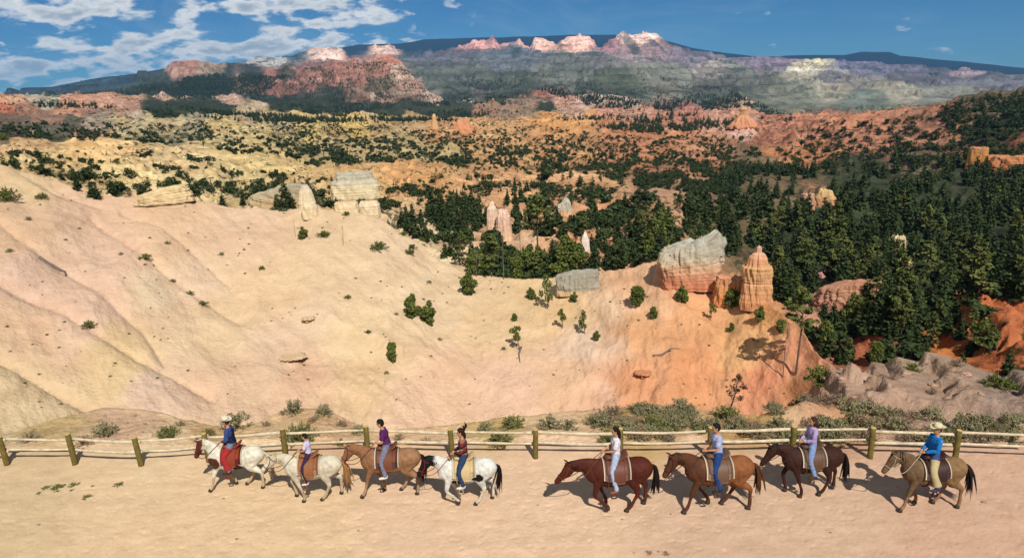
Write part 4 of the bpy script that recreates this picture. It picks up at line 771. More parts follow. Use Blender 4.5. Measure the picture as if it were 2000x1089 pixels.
REG = [ # polygon, count, height range m, kinds, noise threshold, label area
 ([(1330,420),(1400,375),(1480,345),(1560,332),(1640,335),(1760,312),(1850,322),(2010,350),(2010,480),(1420,480),(1360,460)], 430, (6.5, 12), ('fir','fir','pine'), -0.35, 'the dark wood on the right'),
 ([(1410,480),(2010,480),(2010,585),(1870,590),(1800,640),(1700,660),(1700,600),(1600,575),(1540,600),(1510,580),(1505,500),(1420,500)], 240, (6, 11.5), ('fir','fir','pine'), -0.4, 'the dark wood on the right'),
 ([(1560,640),(1640,600),(1700,650),(1850,600),(2010,590),(2010,760),(1900,722),(1700,716),(1620,720)], 75, (3.5, 6.5), ('fir','pine','juniper'), -0.15, 'the gully below the dark wood'),
 ([(1660,590),(1760,560),(1830,590),(1760,660),(1690,660)], 34, (6, 10), ('fir','fir'), -1, 'the gully below the dark wood'),
 ([(745,445),(800,405),(850,345),(1000,330),(1200,345),(1380,400),(1300,510),(1200,480),(1100,470),(1000,450),(920,530),(860,500),(800,460)], 210, (3.5, 9), ('fir','pine','juniper','pine'), -0.12, 'the hollow beyond the crest'),
 ([(820,440),(840,400),(900,390),(960,400),(950,450),(900,455)], 60, (6, 9), ('fir','pine'), -1, 'the hollow beyond the crest'),
 ([(925,548),(940,505),(1000,500),(1100,505),(1180,480),(1280,480),(1290,512),(1170,545),(1050,552)], 120, (4, 8), ('pine','juniper','fir'), -1, 'the row right behind the bare crest'),
 ([(1200,470),(1290,440),(1400,450),(1410,520),(1300,512)], 50, (6, 10), ('fir','pine'), -1, 'the row right behind the bare crest'),
 ([(0,240),(1450,240),(1500,330),(1380,400),(1200,380),(1000,370),(850,370),(750,420),(600,400),(400,385),(250,380),(0,320)], 6400, (1.9, 4.8), ('juniper','fir','juniper'), 0.0, None),
 ([(750,400),(1000,330),(1400,310),(1420,380),(1300,450),(1000,450)], 500, (2.5, 5.5), ('juniper','fir'), -0.3, None),
 ([(0,196),(200,180),(420,143),(560,150),(480,205),(860,200),(1000,200),(1020,235),(850,238),(600,234),(400,228),(300,215),(160,215),(0,204)], 4200, (7, 12), ('fir',), -0.5, None),
 ([(480,150),(620,128),(690,118),(790,125),(860,195),(480,210)], 1300, (6, 11), ('fir',), 0.15, None),
 ([(300,205),(480,205),(900,235),(600,240),(300,230)], 1700, (7, 11), ('fir',), -0.6, None),
 ([(860,205),(900,150),(1100,140),(1300,150),(1420,175),(1560,235),(1420,250),(1250,240),(1030,170),(940,240)], 2600, (8, 15), ('fir',), -0.15, None),
 ([(1060,215),(1160,215),(1260,235),(1400,250),(1300,262),(1100,250)], 500, (6, 10), ('fir',), -0.4, None),
 ([(1560,250),(1700,234),(1800,224),(1885,198),(2010,186),(2010,300),(1900,330),(1760,320),(1600,330),(1480,330)], 560, (4, 8), ('fir','juniper'), -0.05, None),
 ([(1830,215),(1885,196),(2010,186),(2010,250),(1850,262)], 260, (6, 10), ('fir',), -0.5, None),
 ([(1380,330),(1600,330),(1760,315),(1500,345),(1400,370)], 160, (6, 10), ('fir',), -0.5, None),
 ([(1850,300),(2010,290),(2010,350),(1850,330)], 120, (4, 8), ('fir','juniper'), -0.3, None)]
cand = []
for P, cnt, (h0, h1), kinds, thr, area in REG:
    xs = [p[0] for p in P]; ys = [p[1] for p in P]; got = 0; tries = 0
    while got < cnt and tries < cnt*16:
        tries += 1
        px, py = R_.uniform(min(xs), max(xs)), R_.uniform(min(ys), max(ys))
        if not inpoly(px, py, P): continue
        if any(((px-a)/c)**2+((py-b)/d)**2 < 1 for a, b, c, d in HOLES) and R_.random() < 0.93: continue
        v = perlin(np.array([px/46.0]), np.array([py/17.0]), 91)[0]+0.6*perlin(np.array([px/14.0]), np.array([py/7.0]), 92)[0]
        if v < thr and R_.random() < 0.88: continue
        s = spot(px, py, 6.0 if area else 7.0, 20)
        if not s: continue
        x, y, z, r = s; j_ = int((math.atan2(x, y)-AZ0)/(AZ1-AZ0)*(NC-1)); hl_ = HLA[min(np.searchsorted(RR[:, j_], r), RR.shape[0]-1), j_]
        if (not area) and R_.random() < 0.35+1.1*(hl_-0.1): continue
        h = R_.uniform(h0, h1)*R_.choice([0.75, 1, 1, 1.1]); cand.append((h/r, R_.choice(kinds), x, y, z, h, area)); got += 1
cand.sort(key=lambda c: -c[0])
LM = [(1346,500,'grey crusted block'),(1476,520,'tower hoodoo'),(1662,575,'fluted pink cliff'),(1776,520,'yellow crag'),(1748,480,'pale knob'),(1608,390,'cream crag'),(1553,640,'tall thin pine'),(1820,712,'tilted outcrop'),(1985,620,'right picture edge by the orange spurs'),(1128,545,'grey slab'),(1052,480,'tall ponderosa'),(975,430,'pink spires'),(1092,410,'grey crusted knoll'),(1143,470,'white spike'),(1920,470,'right picture edge in the wood'),(1900,300,'square tower'),(860,430,'dark thicket at the crest'),(1250,480,'low crest dip left of the grey block'),(1400,400,'left tip of the dark wood'),(1500,440,'wood above the tower hoodoo')]
def where_is(x, y, z):
    px, py = px_of(x, y, z); a, b, nm = min(LM, key=lambda l: (l[0]-px)**2+(1.4*(l[1]-py))**2); dx_, dy_ = px-a, (py-b)*1.4
    far_ = 'well ' if math.hypot(dx_, dy_) > 62 else ('' if math.hypot(dx_, dy_) > 30 else 'close ')
    return far_+(('right of' if dx_ > 0 else 'left of') if abs(dx_) > abs(dy_) else ('below' if dy_ > 0 else 'above'))+' the '+nm
print('trees', len(cand))
ni = 0; rest = []
for c in cand:
    if c[6] and ni < 285:
        sz, k, x, y, z, h, area = c
        lab = ('tall ' if h > 9.6 else ('middling ' if h > 7.4 else 'small '))+{'fir': 'dark conifer', 'pine': 'olive pine', 'juniper': 'round green tree'}[k]+' '+where_is(x, y, z)
        plant(k, x, y, z, h, lab, 'tree', lab, wid={'fir': 1.5, 'pine': 1.3, 'juniper': 0.9}[k]*random.uniform(0.85, 1.2)); ni += 1
    else: rest.append(c)
def lowtree(seed, kind, n):
    if kind == 'fir':
        return fir_crown(seed, n, 0.24, 0.02, 0.105 if n < 60 else 0.06, tri=True)
    R = random.Random(seed); cl_ = [(R.uniform(-.28, .28), R.uniform(-.28, .28), R.uniform(.2, .7), R.uniform(.2, .3), .9) for _ in range(4)]
    return blob_crown(seed, cl_, n/22.0, 0.16 if n < 60 else 0.085, tri=True)
LOW = {(k, l): [lowtree(200+i, k, n) for i in range(6)] for k in ('fir', 'juniper') for l, n in ((0, 34), (1, 110), (2, 300))}
def merge_trees(name, lst, label, mat):
    bins = defaultdict(list)
    for c in lst:
        k = 'juniper' if c[1] == 'juniper' else 'fir'; sz = c[0]*FPX; l = 0 if sz < 9 else (1 if sz < 24 else 2)
        bins[(k, l, random.randrange(6))].append(c)
    Vs = []; Fs = []; o = 0
    for (k, l, i), cs in bins.items():
        v, _, f = LOW[(k, l)][i]; A = np.array([(c[2], c[3], c[4], c[5]) for c in cs]); m = len(cs); a = rng.uniform(0, 6.28, m)[:, None]
        s = A[:, 3:4]; wd = s*rng.uniform(0.8, 1.35, (m, 1))*(1.15 if k == 'fir' else 1.25)
        X = (v[None, :, 0]*np.cos(a)-v[None, :, 1]*np.sin(a))*wd+A[:, 0:1]; Y = (v[None, :, 0]*np.sin(a)+v[None, :, 1]*np.cos(a))*wd+A[:, 1:2]; Zz = v[None, :, 2]*s+A[:, 2:3]-0.03*s
        V = np.stack([X, Y, Zz], -1).reshape(-1, 3); F = (f[None]+(np.arange(m)*len(v))[:, None, None]).reshape(-1, 3)+o; Vs.append(V); Fs.append(F); o += len(V)
    ob = mesh_np(name, np.concatenate(Vs), None, np.concatenate(Fs), smooth=False, mat=mat); print(name, o//3, 'tris')
    return tag(ob, label, kind='stuff')
merge_trees('woodland', [c for c in rest if c[6]], 'dense dark conifer wood filling the right side of the basin', FM_FIR)
merge_trees('scattered_scrub', [c for c in rest if not c[6] and c[1] == 'juniper'], 'small round trees dotted over the badland hills', FM_FIR)
merge_trees('far_forest', [c for c in rest if not c[6] and c[1] != 'juniper'], 'far conifer forest on the flats and flanks of the hills', FM_FIR)
# ---------------------------------------------------------------- rail fence
def tube_mesh(path, rad, ns=8, caps=True):
    V, F = tube_np(path, rad, ns); parts = [(V, F, None)]
    if caps:
        n = len(path); c0 = np.arange(ns); cV = np.array([path[0], path[-1]], float); b = len(V); T3 = []
        for i in range(ns):
            T3.append((b, (i+1) % ns, i)); T3.append((b+1, (n-1)*ns+i, (n-1)*ns+(i+1) % ns))
        return np.concatenate([V, cV]), F, np.array(T3)
    return V, F, None
WOODP = simple('post_wood', alb(120, 104, 52), 0.9, 0.35, 9, 0.01)
WOODR = simple('rail_wood', alb(218, 200, 166), 0.9, 0.3, 6, 0.010)
WOODE = simple('cut_end_wood', alb(214, 180, 110), 0.9, 0.1, 20)
posts_px = [(-146,905),(14,906),(147,905),(276,908),(408,900),(558,893),(719,889),(884,893),(1046,893),(1212,893),(1386,892),(1547,890),(1699,893),(1865,897),(2040,903)]
PW = [ground_pt(a, b) for a, b in posts_px]
ord_ = ['', 'at the left edge', 'second from the left, leaning left', 'third from the left, leaning left', 'behind the head of the first horse', 'behind the first rider and the child', 'left of the purple shirted rider', 'left of the striped rider', 'standing clear in the middle gap', 'behind the white shirted rider', 'behind the rider in light blue', 'left of the lavender rider', 'right of the dark brown horse', 'right of the cowboy in bright blue', '']
fence = empty('rail_fence', tuple(PW[7])); tag(fence, 'long two rail wooden fence running along the trail behind the riders', 'fence')
fo = np.array(PW[7])
def ppost(i):
    p = PW[i]-fo; R = random.Random(i); h = 0.98+R.uniform(-.05, .05); lx = R.uniform(-.03, .02)-(0.06 if i < 4 else 0)
    k = np.linspace(-0.15, 1, 6); path = [[p[0]+lx*t*1.0, p[1]+0.01*t, h*t] for t in k]
    path.append([p[0]+lx, p[1]+.01, h+0.012]); rad = [0.088, 0.085, 0.083, 0.082, 0.08, 0.078, 0.06]
    V, F4, F3 = tube_mesh(path, rad, 12); o = mesh_np('post', V, F4, F3, mat=[WOODP, WOODE], parent=fence)
    me = o.data
    for pl in me.polygons:
        if pl.center.z > h-0.004: pl.material_index = 1; pl.use_smooth = False
for i in range(1, 14): ppost(i)
GZ = lambda p: hgt(p[0], p[1])
for i in range(0, 14):
    a, b = PW[i]-fo, PW[i+1]-fo; R = random.Random(i+40)
    for hz_, nm in ((0.80, 'rail'), (0.44, 'rail')):
        off = 0.095 if i % 2 == 0 else 0.10
        za, zb_ = hz_+R.uniform(-.03, .03)+(0.05 if i in (10, 11) else 0), hz_+R.uniform(-.03, .03)+(0.05 if i in (10, 11) else 0)
        d = (b-a)/np.linalg.norm(b-a); yo = off
        n = 9; path = [a+(b-a)*t+np.array([0, yo+(0.03 if i % 2 else -0.01), za+(zb_-za)*t+0.02*math.sin(t*4+i)-0.02*math.sin(math.pi*t)]) for t in np.linspace(-0.03, 1.03, n)]
        rad = [0.043+0.006*math.sin(j*1.7+i)-0.010*(j/n)*(1 if i % 2 else -1) for j in range(n)]
        V, F4, F3 = tube_mesh(path, rad, 10); mesh_np(nm, V, F4, F3, mat=WOODR, parent=fence)

# ---------------------------------------------------------------- living figures: lofted limbs fused into one skin
def loft(path, hh, hw, ns=14, side=(0, 1, 0)):
    """closed tube; hh = half height in the plane of travel, hw = half width along side"""
    P = np.asarray(path, float); n = len(P); side = np.asarray(side, float)
    T = np.gradient(P, axis=0); T /= np.linalg.norm(T, axis=1)[:, None]+1e-9
    A = np.cross(T, side); A /= np.linalg.norm(A, axis=1)[:, None]+1e-9; B = np.cross(A, T)
    hh = np.broadcast_to(hh, n).astype(float); hw = np.broadcast_to(hw, n).astype(float)
    th = np.linspace(0, 2*np.pi, ns, endpoint=False)
    V = (P[:, None]+hh[:, None, None]*np.cos(th)[None, :, None]*A[:, None]+hw[:, None, None]*np.sin(th)[None, :, None]*B[:, None]).reshape(-1, 3)
    i = np.arange(n-1)[:, None]*ns; j = np.arange(ns)[None, :]; j2 = (j+1) % ns
    F = np.stack([i+j, i+j2, i+ns+j2, i+ns+j], -1).reshape(-1, 4)
    e0 = P[0]-T[0]*hh[0]*0.35; e1 = P[-1]+T[-1]*hh[-1]*0.35; b = len(V)
    F3 = [(b, k, (k+1) % ns)[::-1] for k in range(ns)]+[(b+1, (n-1)*ns+k, (n-1)*ns+(k+1) % ns) for k in range(ns)]
    return np.concatenate([V, [e0, e1]]), F, np.array(F3)
def ball(c, r, s=(1, 1, 1)):
    k = np.linspace(-0.92, 0.92, 7); q = np.sqrt(1-k*k)*r
    return loft([[c[0], c[1], c[2]+r*s[2]*t] for t in k], q*s[0], q*s[1], 12)
def resample(p, rads, n):
    p = np.asarray(p, float); k = np.arange(len(p)); t = np.linspace(0, len(p)-1, n)
    def cr(a):
        i = np.clip(np.floor(t).astype(int), 0, len(p)-2); f = (t-i); g = lambda j: a[np.clip(j, 0, len(p)-1)]
        f = f.reshape(-1, *([1]*(a.ndim-1))); a0, a1, a2, a3 = g(i-1), g(i), g(i+1), g(i+2)
        return 0.5*((2*a1)+(-a0+a2)*f+(2*a0-5*a1+4*a2-a3)*f*f+(-a0+3*a1-3*a2+a3)*f**3)
    return cr(p), [np.maximum(cr(np.asarray(r, float)), 0.002) for r in rads]
def limb(pts, hh, hw=None, n=14, ns=12, side=(0, 1, 0)):
    if np.isscalar(hh): hh = [hh]*len(pts)
    if hw is not None and np.isscalar(hw): hw = [hw]*len(pts)
    hw = hh if hw is None else hw
    p, (a, b) = resample(pts, [hh, hw], n); return loft(p, a, b, ns, side)
_tmp = []
def fuse(name, parts, voxel, mat, colfn=None, parent=None, smooth=2, fold=None):
    V, F4, F3 = join(parts); o = mesh_np(name+'_raw', V, F4, F3)
    bm = bmesh.new(); bm.from_mesh(o.data); bmesh.ops.recalc_face_normals(bm, faces=bm.faces); bm.to_mesh(o.data); bm.free()
    m = o.modifiers.new('r', 'REMESH'); m.mode = 'VOXEL'; m.voxel_size = voxel; m.use_smooth_shade = True
    s = o.modifiers.new('s', 'SMOOTH'); s.factor = 0.5; s.iterations = smooth
    dg = bpy.context.evaluated_depsgraph_get(); me = bpy.data.meshes.new_from_object(o.evaluated_get(dg)); 
    old = o.data; bpy.data.objects.remove(o); bpy.data.meshes.remove(old)
    if fold is not None:
        n = len(me.vertices); co = np.empty(n*3, np.float32); me.vertices.foreach_get('co', co); co = co.reshape(-1, 3)
        no = np.empty(n*3, np.float32); me.vertex_normals.foreach_get('vector', no); no = no.reshape(-1, 3)
        co = co+no*fold(co)[:, None]; me.vertices.foreach_set('co', co.astype(np.float32).ravel())
    me.name = name; me.materials.clear(); me.materials.append(mat)
    if colfn:
        n = len(me.vertices); co = np.empty(n*3, np.float32); me.vertices.foreach_get('co', co); co = co.reshape(-1, 3)
        c4 = np.ones((n, 4), np.float32); c4[:, :3] = colfn(co); ca = me.color_attributes.new('Col', 'FLOAT_COLOR', 'POINT'); ca.data.foreach_set('color', c4.ravel())
    me.polygons.foreach_set('use_smooth', np.ones(len(me.polygons), bool)); me.update()
    o = bpy.data.objects.new(name, me); COL.objects.link(o); o.parent = parent; return o
def attr_mat(name, rough=0.6, spec=0.25, var=0.12, sc=14):
    m, b = material(name, rough); b.inputs['Specular IOR Level'].default_value = spec
    at = nt.nodes.new('ShaderNodeAttribute'); at.attribute_name = 'Col'; t = nt.nodes.new('ShaderNodeTexCoord')
    k = MAPR(NOISE(t.outputs['Object'], sc, 4), 0.3, 0.7, 1-var, 1+var); g = nt.nodes.new('ShaderNodeCombineXYZ')
    for i in range(3): L(k, g.inputs[i])
    L(MIXC(1.0, at.outputs['Color'], g.outputs[0], 'MULTIPLY'), b.inputs['Base Color']); return m
COAT = attr_mat('horse_coat', 0.72, 0.14, 0.22, 9)
_mc = {}
def cm(rgb, nm='cloth', rough=0.9, var=0.12, scale=18):
    k = (rgb, nm)
    if k not in _mc: _mc[k] = simple(nm, alb(*rgb), rough, var, scale, spec=0.15)
    return _mc[k]

def muscle(co):
    x, y, z = co[:, 0], co[:, 1], co[:, 2]; s_ = sstep(np.abs(y), .10, .2)
    g = lambda x0, z0, x1, z1, w_: np.exp(-(np.abs((x-x0)*(z1-z0)-(z-z0)*(x1-x0))/math.hypot(x1-x0, z1-z0)/w_)**2)*sstep(z, min(z0, z1)-.08, min(z0, z1)+.04)*(1-sstep(z, max(z0, z1)-.04, max(z0, z1)+.08))
    return (-.020*g(-.34, 1.22, -.40, .84, .035)-.018*g(.30, 1.22, .36, .86, .035)-.014*g(-.62, 1.18, -.52, .9, .03)-.012*g(.62, 1.2, .60, .8, .03))*s_+.006*fbm(x*7, z*7+y*4, 3, 5)
def folds(seed, amp=.010, fr=16):
    return lambda co: amp*ridged(co[:, 0]*fr+seed, co[:, 2]*fr*.7+co[:, 1]*fr*.5, 3, seed)
BACK = [(0.80,1.06,.10,.10),(0.72,1.07,.21,.19),(0.55,1.08,.29,.27),(0.3,1.06,.30,.275),(0.05,1.01,.315,.30),(-0.2,1.00,.32,.29),(-0.42,1.05,.33,.255),(-0.6,1.05,.29,.22),(-0.74,1.02,.17,.15)]
def back_at(x):
    xs = [b[0] for b in BACK][::-1]; f = lambda k: float(np.interp(x, xs, [b[k] for b in BACK][::-1])); return f(1), f(2), f(3)
def leg_front(sy, sw, bend):
    """sw = forward swing, bend = knee fold"""
    e = np.array([-0.50, sy*.15, 0.92]); a = sw; k = e+0.40*np.array([-math.sin(a), 0, -math.cos(a)]); b_ = a-bend
    f = k+0.32*np.array([-math.sin(b_), 0, -math.cos(b_)]); c_ = b_+0.35-bend*0.5; h = f+0.13*np.array([-math.sin(c_), 0, -math.cos(c_)])
    return [(-0.50, sy*.12, 1.08), tuple(e), tuple((e+k)/2), tuple(k), tuple((k+f)/2), tuple(f), tuple(h)], h
def leg_hind(sy, sw, bend):
    hip = np.array([0.52, sy*.13, 1.05]); st = hip+0.26*np.array([-math.sin(0.55+sw*0.5), 0, -math.cos(0.55+sw*0.5)])
    a = -0.55+sw; hk = st+0.36*np.array([-math.sin(a), 0, -math.cos(a)]); b_ = sw+0.12+bend; f = hk+0.33*np.array([-math.sin(b_-0.0), 0, -math.cos(b_)])
    c_ = b_+0.35-bend*1.2; h = f+0.13*np.array([-math.sin(c_), 0, -math.cos(c_)])
    return [tuple(hip), tuple(st), tuple((st+hk)/2), tuple(hk), tuple((hk+f)/2), tuple(f), tuple(h)], h
def make_horse(px, py, scale, yaw, label, coat, tack, pose, head=(0.0, 0.0), mane=(30, 20, 15), tailc=(30, 20, 15), seed=1, sad=(92, 52, 30), blanket=(140, 110, 80), hidden_tail=False):
    g = ground_pt(px, py); e = empty('horse', (g[0], g[1], 0.0), yaw, scale); tag(e, label, 'horse', 'saddle horses walking in line along the trail')
    S = []; xs = [b[0] for b in BACK]
    p, (hh, hw) = resample([(b[0], 0, b[1]) for b in BACK], [[b[2] for b in BACK], [b[3] for b in BACK]], 22); S.append(loft(p, hh, hw, 20))
    nk, hd = head                                   # neck lift, head tuck
    n0 = np.array([-0.48, 0, 1.14]); a = math.radians(28)+nk; n2 = n0+0.66*np.array([-math.cos(a), 0, math.sin(a)]); n1 = (n0+n2)/2+np.array([0.03, 0, 0.055])
    S.append(limb([n0, n0*0.6+n1*0.4, n1, n1*0.4+n2*0.6, n2], [.28, .235, .185, .15, .125], [.15, .13, .10, .088, .08], 14, 14))
    b_ = math.radians(-52)+hd; dirh = np.array([math.cos(math.pi-b_), 0, math.sin(b_)]); dirh = np.array([-math.cos(b_), 0, math.sin(b_)])
    up = np.array([dirh[2], 0, -dirh[0]]); up = up if up[2] > 0 else -up
    h0 = n2+np.array([0.03, 0, 0.0]); hp = [h0, h0+dirh*0.12-up*0.02, h0+dirh*0.26-up*0.015, h0+dirh*0.40, h0+dirh*0.50, h0+dirh*0.555]
    S.append(limb(hp, [.105, .138, .110, .078, .072, .05], [.085, .092, .075, .056, .058, .04], 14, 14))
    for sy in (-1, 1):
        q = h0+up*0.09-dirh*0.01+np.array([0, sy*0.055, 0]); S.append(limb([q, q+up*0.06+np.array([-0.005, sy*0.012, 0]), q+up*0.145+np.array([-0.015, sy*0.012, 0])], [.026, .030, .006], [.018, .02, .006], 6, 8))
    hooves = []
    for i, (fn, sy) in enumerate(((leg_front, -1), (leg_front, 1), (leg_hind, -1), (leg_hind, 1))):
        pts, h = fn(sy, *pose[i])
        if i < 2: S.append(limb(pts, [.14, .105, .078, .052, .036, .044, .045], [.09, .085, .062, .048, .032, .038, .045], 18, 12))
        else: S.append(limb(pts, [.22, .165, .10, .064, .040, .046, .045], [.12, .125, .075, .048, .034, .04, .045], 18, 12))
        hooves.append((h, sy))
    low = min(h[2] for h, s_ in hooves)-0.055
    e.location.z = -low*scale if low > 0 else -low*scale
    body = fuse('body', S, 0.019, COAT, lambda co: coat(co, seed, h0[0]+0.05, (n0[0]*.45+n2[0]*.55)), e, 3, muscle)
    HM = cm((70, 58, 46), 'hoof_horn', 0.7)
    for h, s_ in hooves:
        V, F4, F3 = loft([h+np.array([-.012, 0, .01]), h+np.array([-.02, 0, -.03]), h+np.array([-.028, 0, -.055])], [.046, .058, .064], [.044, .052, .057], 12); mesh_np('hoof', V, F4, F3, mat=HM, parent=e)
    # mane: hanging locks on the crest, forelock
    R = np.random.default_rng(seed); P = []
    for k in np.linspace(0, 1, 46):
        c = n0*(1-k)+n2*k; crest = c+np.array([math.sin(a)*1, 0, math.cos(a)*1])*np.interp(k, [0, .5, 1], [.25, .20, .125])
        l_ = R.uniform(.13, .22); sy = -1 if R.random() < 0.7 else 1
        P.append(limb([crest, crest+np.array([0.01, sy*.05, -.02]), crest+np.array([R.uniform(-.02, .04), sy*.10, -l_])], [.022, .02, .006], [.012, .012, .004], 5, 5))
    P.append(limb([h0+up*0.12, h0+up*0.11+dirh*0.08, h0+up*0.09+dirh*0.2], [.03, .025, .006], [.03, .025, .006], 5, 6))
    P.append(limb([n0*(1-t_)+n2*t_+np.array([math.sin(a), 0, math.cos(a)])*(np.interp(t_, [0, .5, 1], [.25, .20, .125])-.01) for t_ in np.linspace(0, 1, 9)]+[h0+up*.12], .022, .016, 20, 6))
    V, F4, F3 = join(P); mesh_np('mane', V, F4, F3, mat=cm(mane, 'mane_hair', 0.6), parent=e)
    P = []; sway = R.uniform(-.04, .06)
    t0 = np.array([0.78, 0, 1.16])
    for k in range(26):
        o_ = R.normal(size=3)*[.02, .025, .01]; l_ = R.uniform(.62, .86)
        P.append(limb([t0, t0+np.array([.09, 0, -.05])+o_*0.6, t0+np.array([.13+sway, 0, -.3])+o_*1.6, t0+np.array([.11+sway*2, 0, -l_])+o_*3.0], [.030, .024, .024, .004], None, 7, 5))
    V, F4, F3 = join(P); mesh_np('tail', V, F4, F3, mat=cm(tailc, 'tail_hair', 0.6), parent=e)
    # saddle blanket and saddle follow the barrel
    def shell(x0, x1, lo, off, th=0.018, nx=14, na=26, flare=0.0):
        VV = []
        for lay in (0, th):
            for x in np.linspace(x0, x1, nx):
                cz, hh_, hw_ = back_at(x)
                for q in np.linspace(-lo, lo, na):
                    VV.append((x+0.0, math.sin(q)*(hw_+off+lay), cz+math.cos(q)*(hh_+off+lay)+flare*((x-(x0+x1)/2)/(x1-x0)*2)**2))
        n = nx*na; F = []
        for l_ in (0, 1):
            for i in range(nx-1):
                for j in range(na-1):
                    q = l_*n+i*na+j; F.append((q, q+1, q+na+1, q+na) if l_ else (q+na, q+na+1, q+1, q))
        ed = [i*na for i in range(nx)]+[(nx-1)*na+j for j in range(1, na)]+[i*na+na-1 for i in range(nx-2, -1, -1)]+[j for j in range(na-2, 0, -1)]
        for i in range(len(ed)):
            q0, q1 = ed[i], ed[(i+1) % len(ed)]; F.append((q0, q1, q1+n, q0+n))
        return np.array(VV), np.array(F), None
    V, F4, F3 = shell(-0.38, 0.25, 1.68, 0.022); bl = mesh_np('saddle_blanket', V, F4, F3, mat=stripe_mat(blanket), parent=e)
    sm = cm(sad, 'saddle_leather', 0.5)
    V, F4, F3 = join([shell(-0.32, 0.19, 1.2, 0.048, 0.02), shell(-0.16, 0.10, 1.75, 0.075, 0.018)])
    sd_ = mesh_np('saddle', V, F4, F3, mat=sm, parent=e)
    cz, hh_, hw_ = back_at(-0.1); top = cz+hh_+0.07
    seat = [limb([(-.30, 0, top+.02), (-.24, 0, top+.07), (-.14, 0, top+.03), (0, 0, top+.02), (.10, 0, top+.06), (.17, 0, top+.13), (.20, 0, top+.12)], [.05, .07, .045, .045, .05, .04, .02], [.10, .13, .13, .15, .17, .17, .12], 16, 12)]
    seat += [limb([(-.27, 0, top+.08), (-.29, 0, top+.16), (-.31, 0, top+.19)], [.024, .02, .032], None, 6, 8)]
    V, F4, F3 = join(seat); mesh_np('seat', V, F4, F3, mat=sm, parent=sd_)
    for sy in (-1, 1):
        V, F4, F3 = join([limb([(-.08, sy*(hw_+.07), cz+.05), (-.13, sy*(hw_+.095), cz-.15), (-.17, sy*(hw_+.10), cz-.30)], [.075, .06, .03], [.012, .012, .012], 7, 8),
                          limb([(-.23, sy*(hw_+.10), cz-.40), (-.20, sy*(hw_+.10), cz-.29), (-.13, sy*(hw_+.10), cz-.29), (-.11, sy*(hw_+.10), cz-.40), (-.23, sy*(hw_+.10), cz-.405)], [.011]*5, [.03]*5, 14, 6)])
        mesh_np('stirrup', V, F4, F3, mat=sm, parent=sd_)
    V, F4, F3 = loft([(-0.30, 0, 0), (-0.25, 0, 0)], [.01, .01], [.01, .01]); 
    cz2, hh2, hw2 = back_at(-0.25); th = np.linspace(0, 2*np.pi, 40)
    V, F = tube_np(np.stack([np.full(40, -.27), np.sin(th)*(hw2+.012), cz2+np.cos(th)*(hh2+.012)], -1), np.full(40, .016), 5); mesh_np('girth', V, F, None, mat=sm, parent=e)
    # bridle and reins
    P = []; tm = cm(tack, 'bridle_leather', 0.6)
    def ring(c, nrm_up, a_, b__, r_=.009):
        q = np.linspace(0, 2*np.pi, 22); pts = [c+up*math.cos(t)*a_+np.array([0, math.sin(t)*b__, 0]) for t in q]; V, F = tube_np(pts, np.full(22, r_), 5); P.append((V, F, None))
    ring(h0+dirh*0.36-up*0.004, up, .098, .072); ring(h0+dirh*0.04-up*0.01, up, .13, .095)
    for sy in (-1, 1):
        V, F = tube_np([h0+dirh*0.02+up*0.06+np.array([0, sy*.088, 0]), h0+dirh*0.2+np.array([0, sy*.096, 0])-up*0.02, h0+dirh*0.43-up*0.04+np.array([0, sy*.066, 0])], [.009]*3, 5); P.append((V, F, None))
    V, F4, F3 = join([(v, f, None) for v, f, _ in P]); mesh_np('bridle', V, F4, F3, mat=tm, parent=e)
    bit = h0+dirh*0.45-up*0.04; hand = np.array([-.36, 0, 1.58])
    for sy in (-1, 1):
        b0 = bit+np.array([0, sy*.065, 0]); m1 = np.array([-0.82, sy*.16, 1.12+nk*0.2])
        pts, _ = resample([b0, (b0+m1)/2+np.array([0, 0, -.05]), m1, (m1+hand)/2+np.array([0, sy*.03, 0]), hand+np.array([0, sy*.02, 0])], [[.007]*5]*2, 16); V, F = tube_np(pts, np.full(16, .009), 5); mesh_np('rein', V, F, None, mat=tm, parent=e)
    return e, g
_st = {}
def stripe_mat(rgb):
    if rgb in _st: return _st[rgb]
    m, b = material('woven_blanket', 0.95); t = nt.nodes.new('ShaderNodeTexCoord'); s = nt.nodes.new('ShaderNodeSeparateXYZ'); L(t.outputs['Object'], s.inputs[0])
    k = MATH('SINE', MATH('MULTIPLY', s.outputs[0], 42.0)); f = MAPR(k, 0.2, 0.5, 0, 1)
    e_ = MATH('GREATER_THAN', MATH('ABSOLUTE', MATH('ADD', s.outputs[0], 0.065)), 0.29)
    c = MIXC(f, alb(*rgb), tuple(v*0.5 for v in alb(*rgb))); L(MIXC(e_, c, alb(222, 208, 180)), b.inputs['Base Color']); _st[rgb] = m; return m

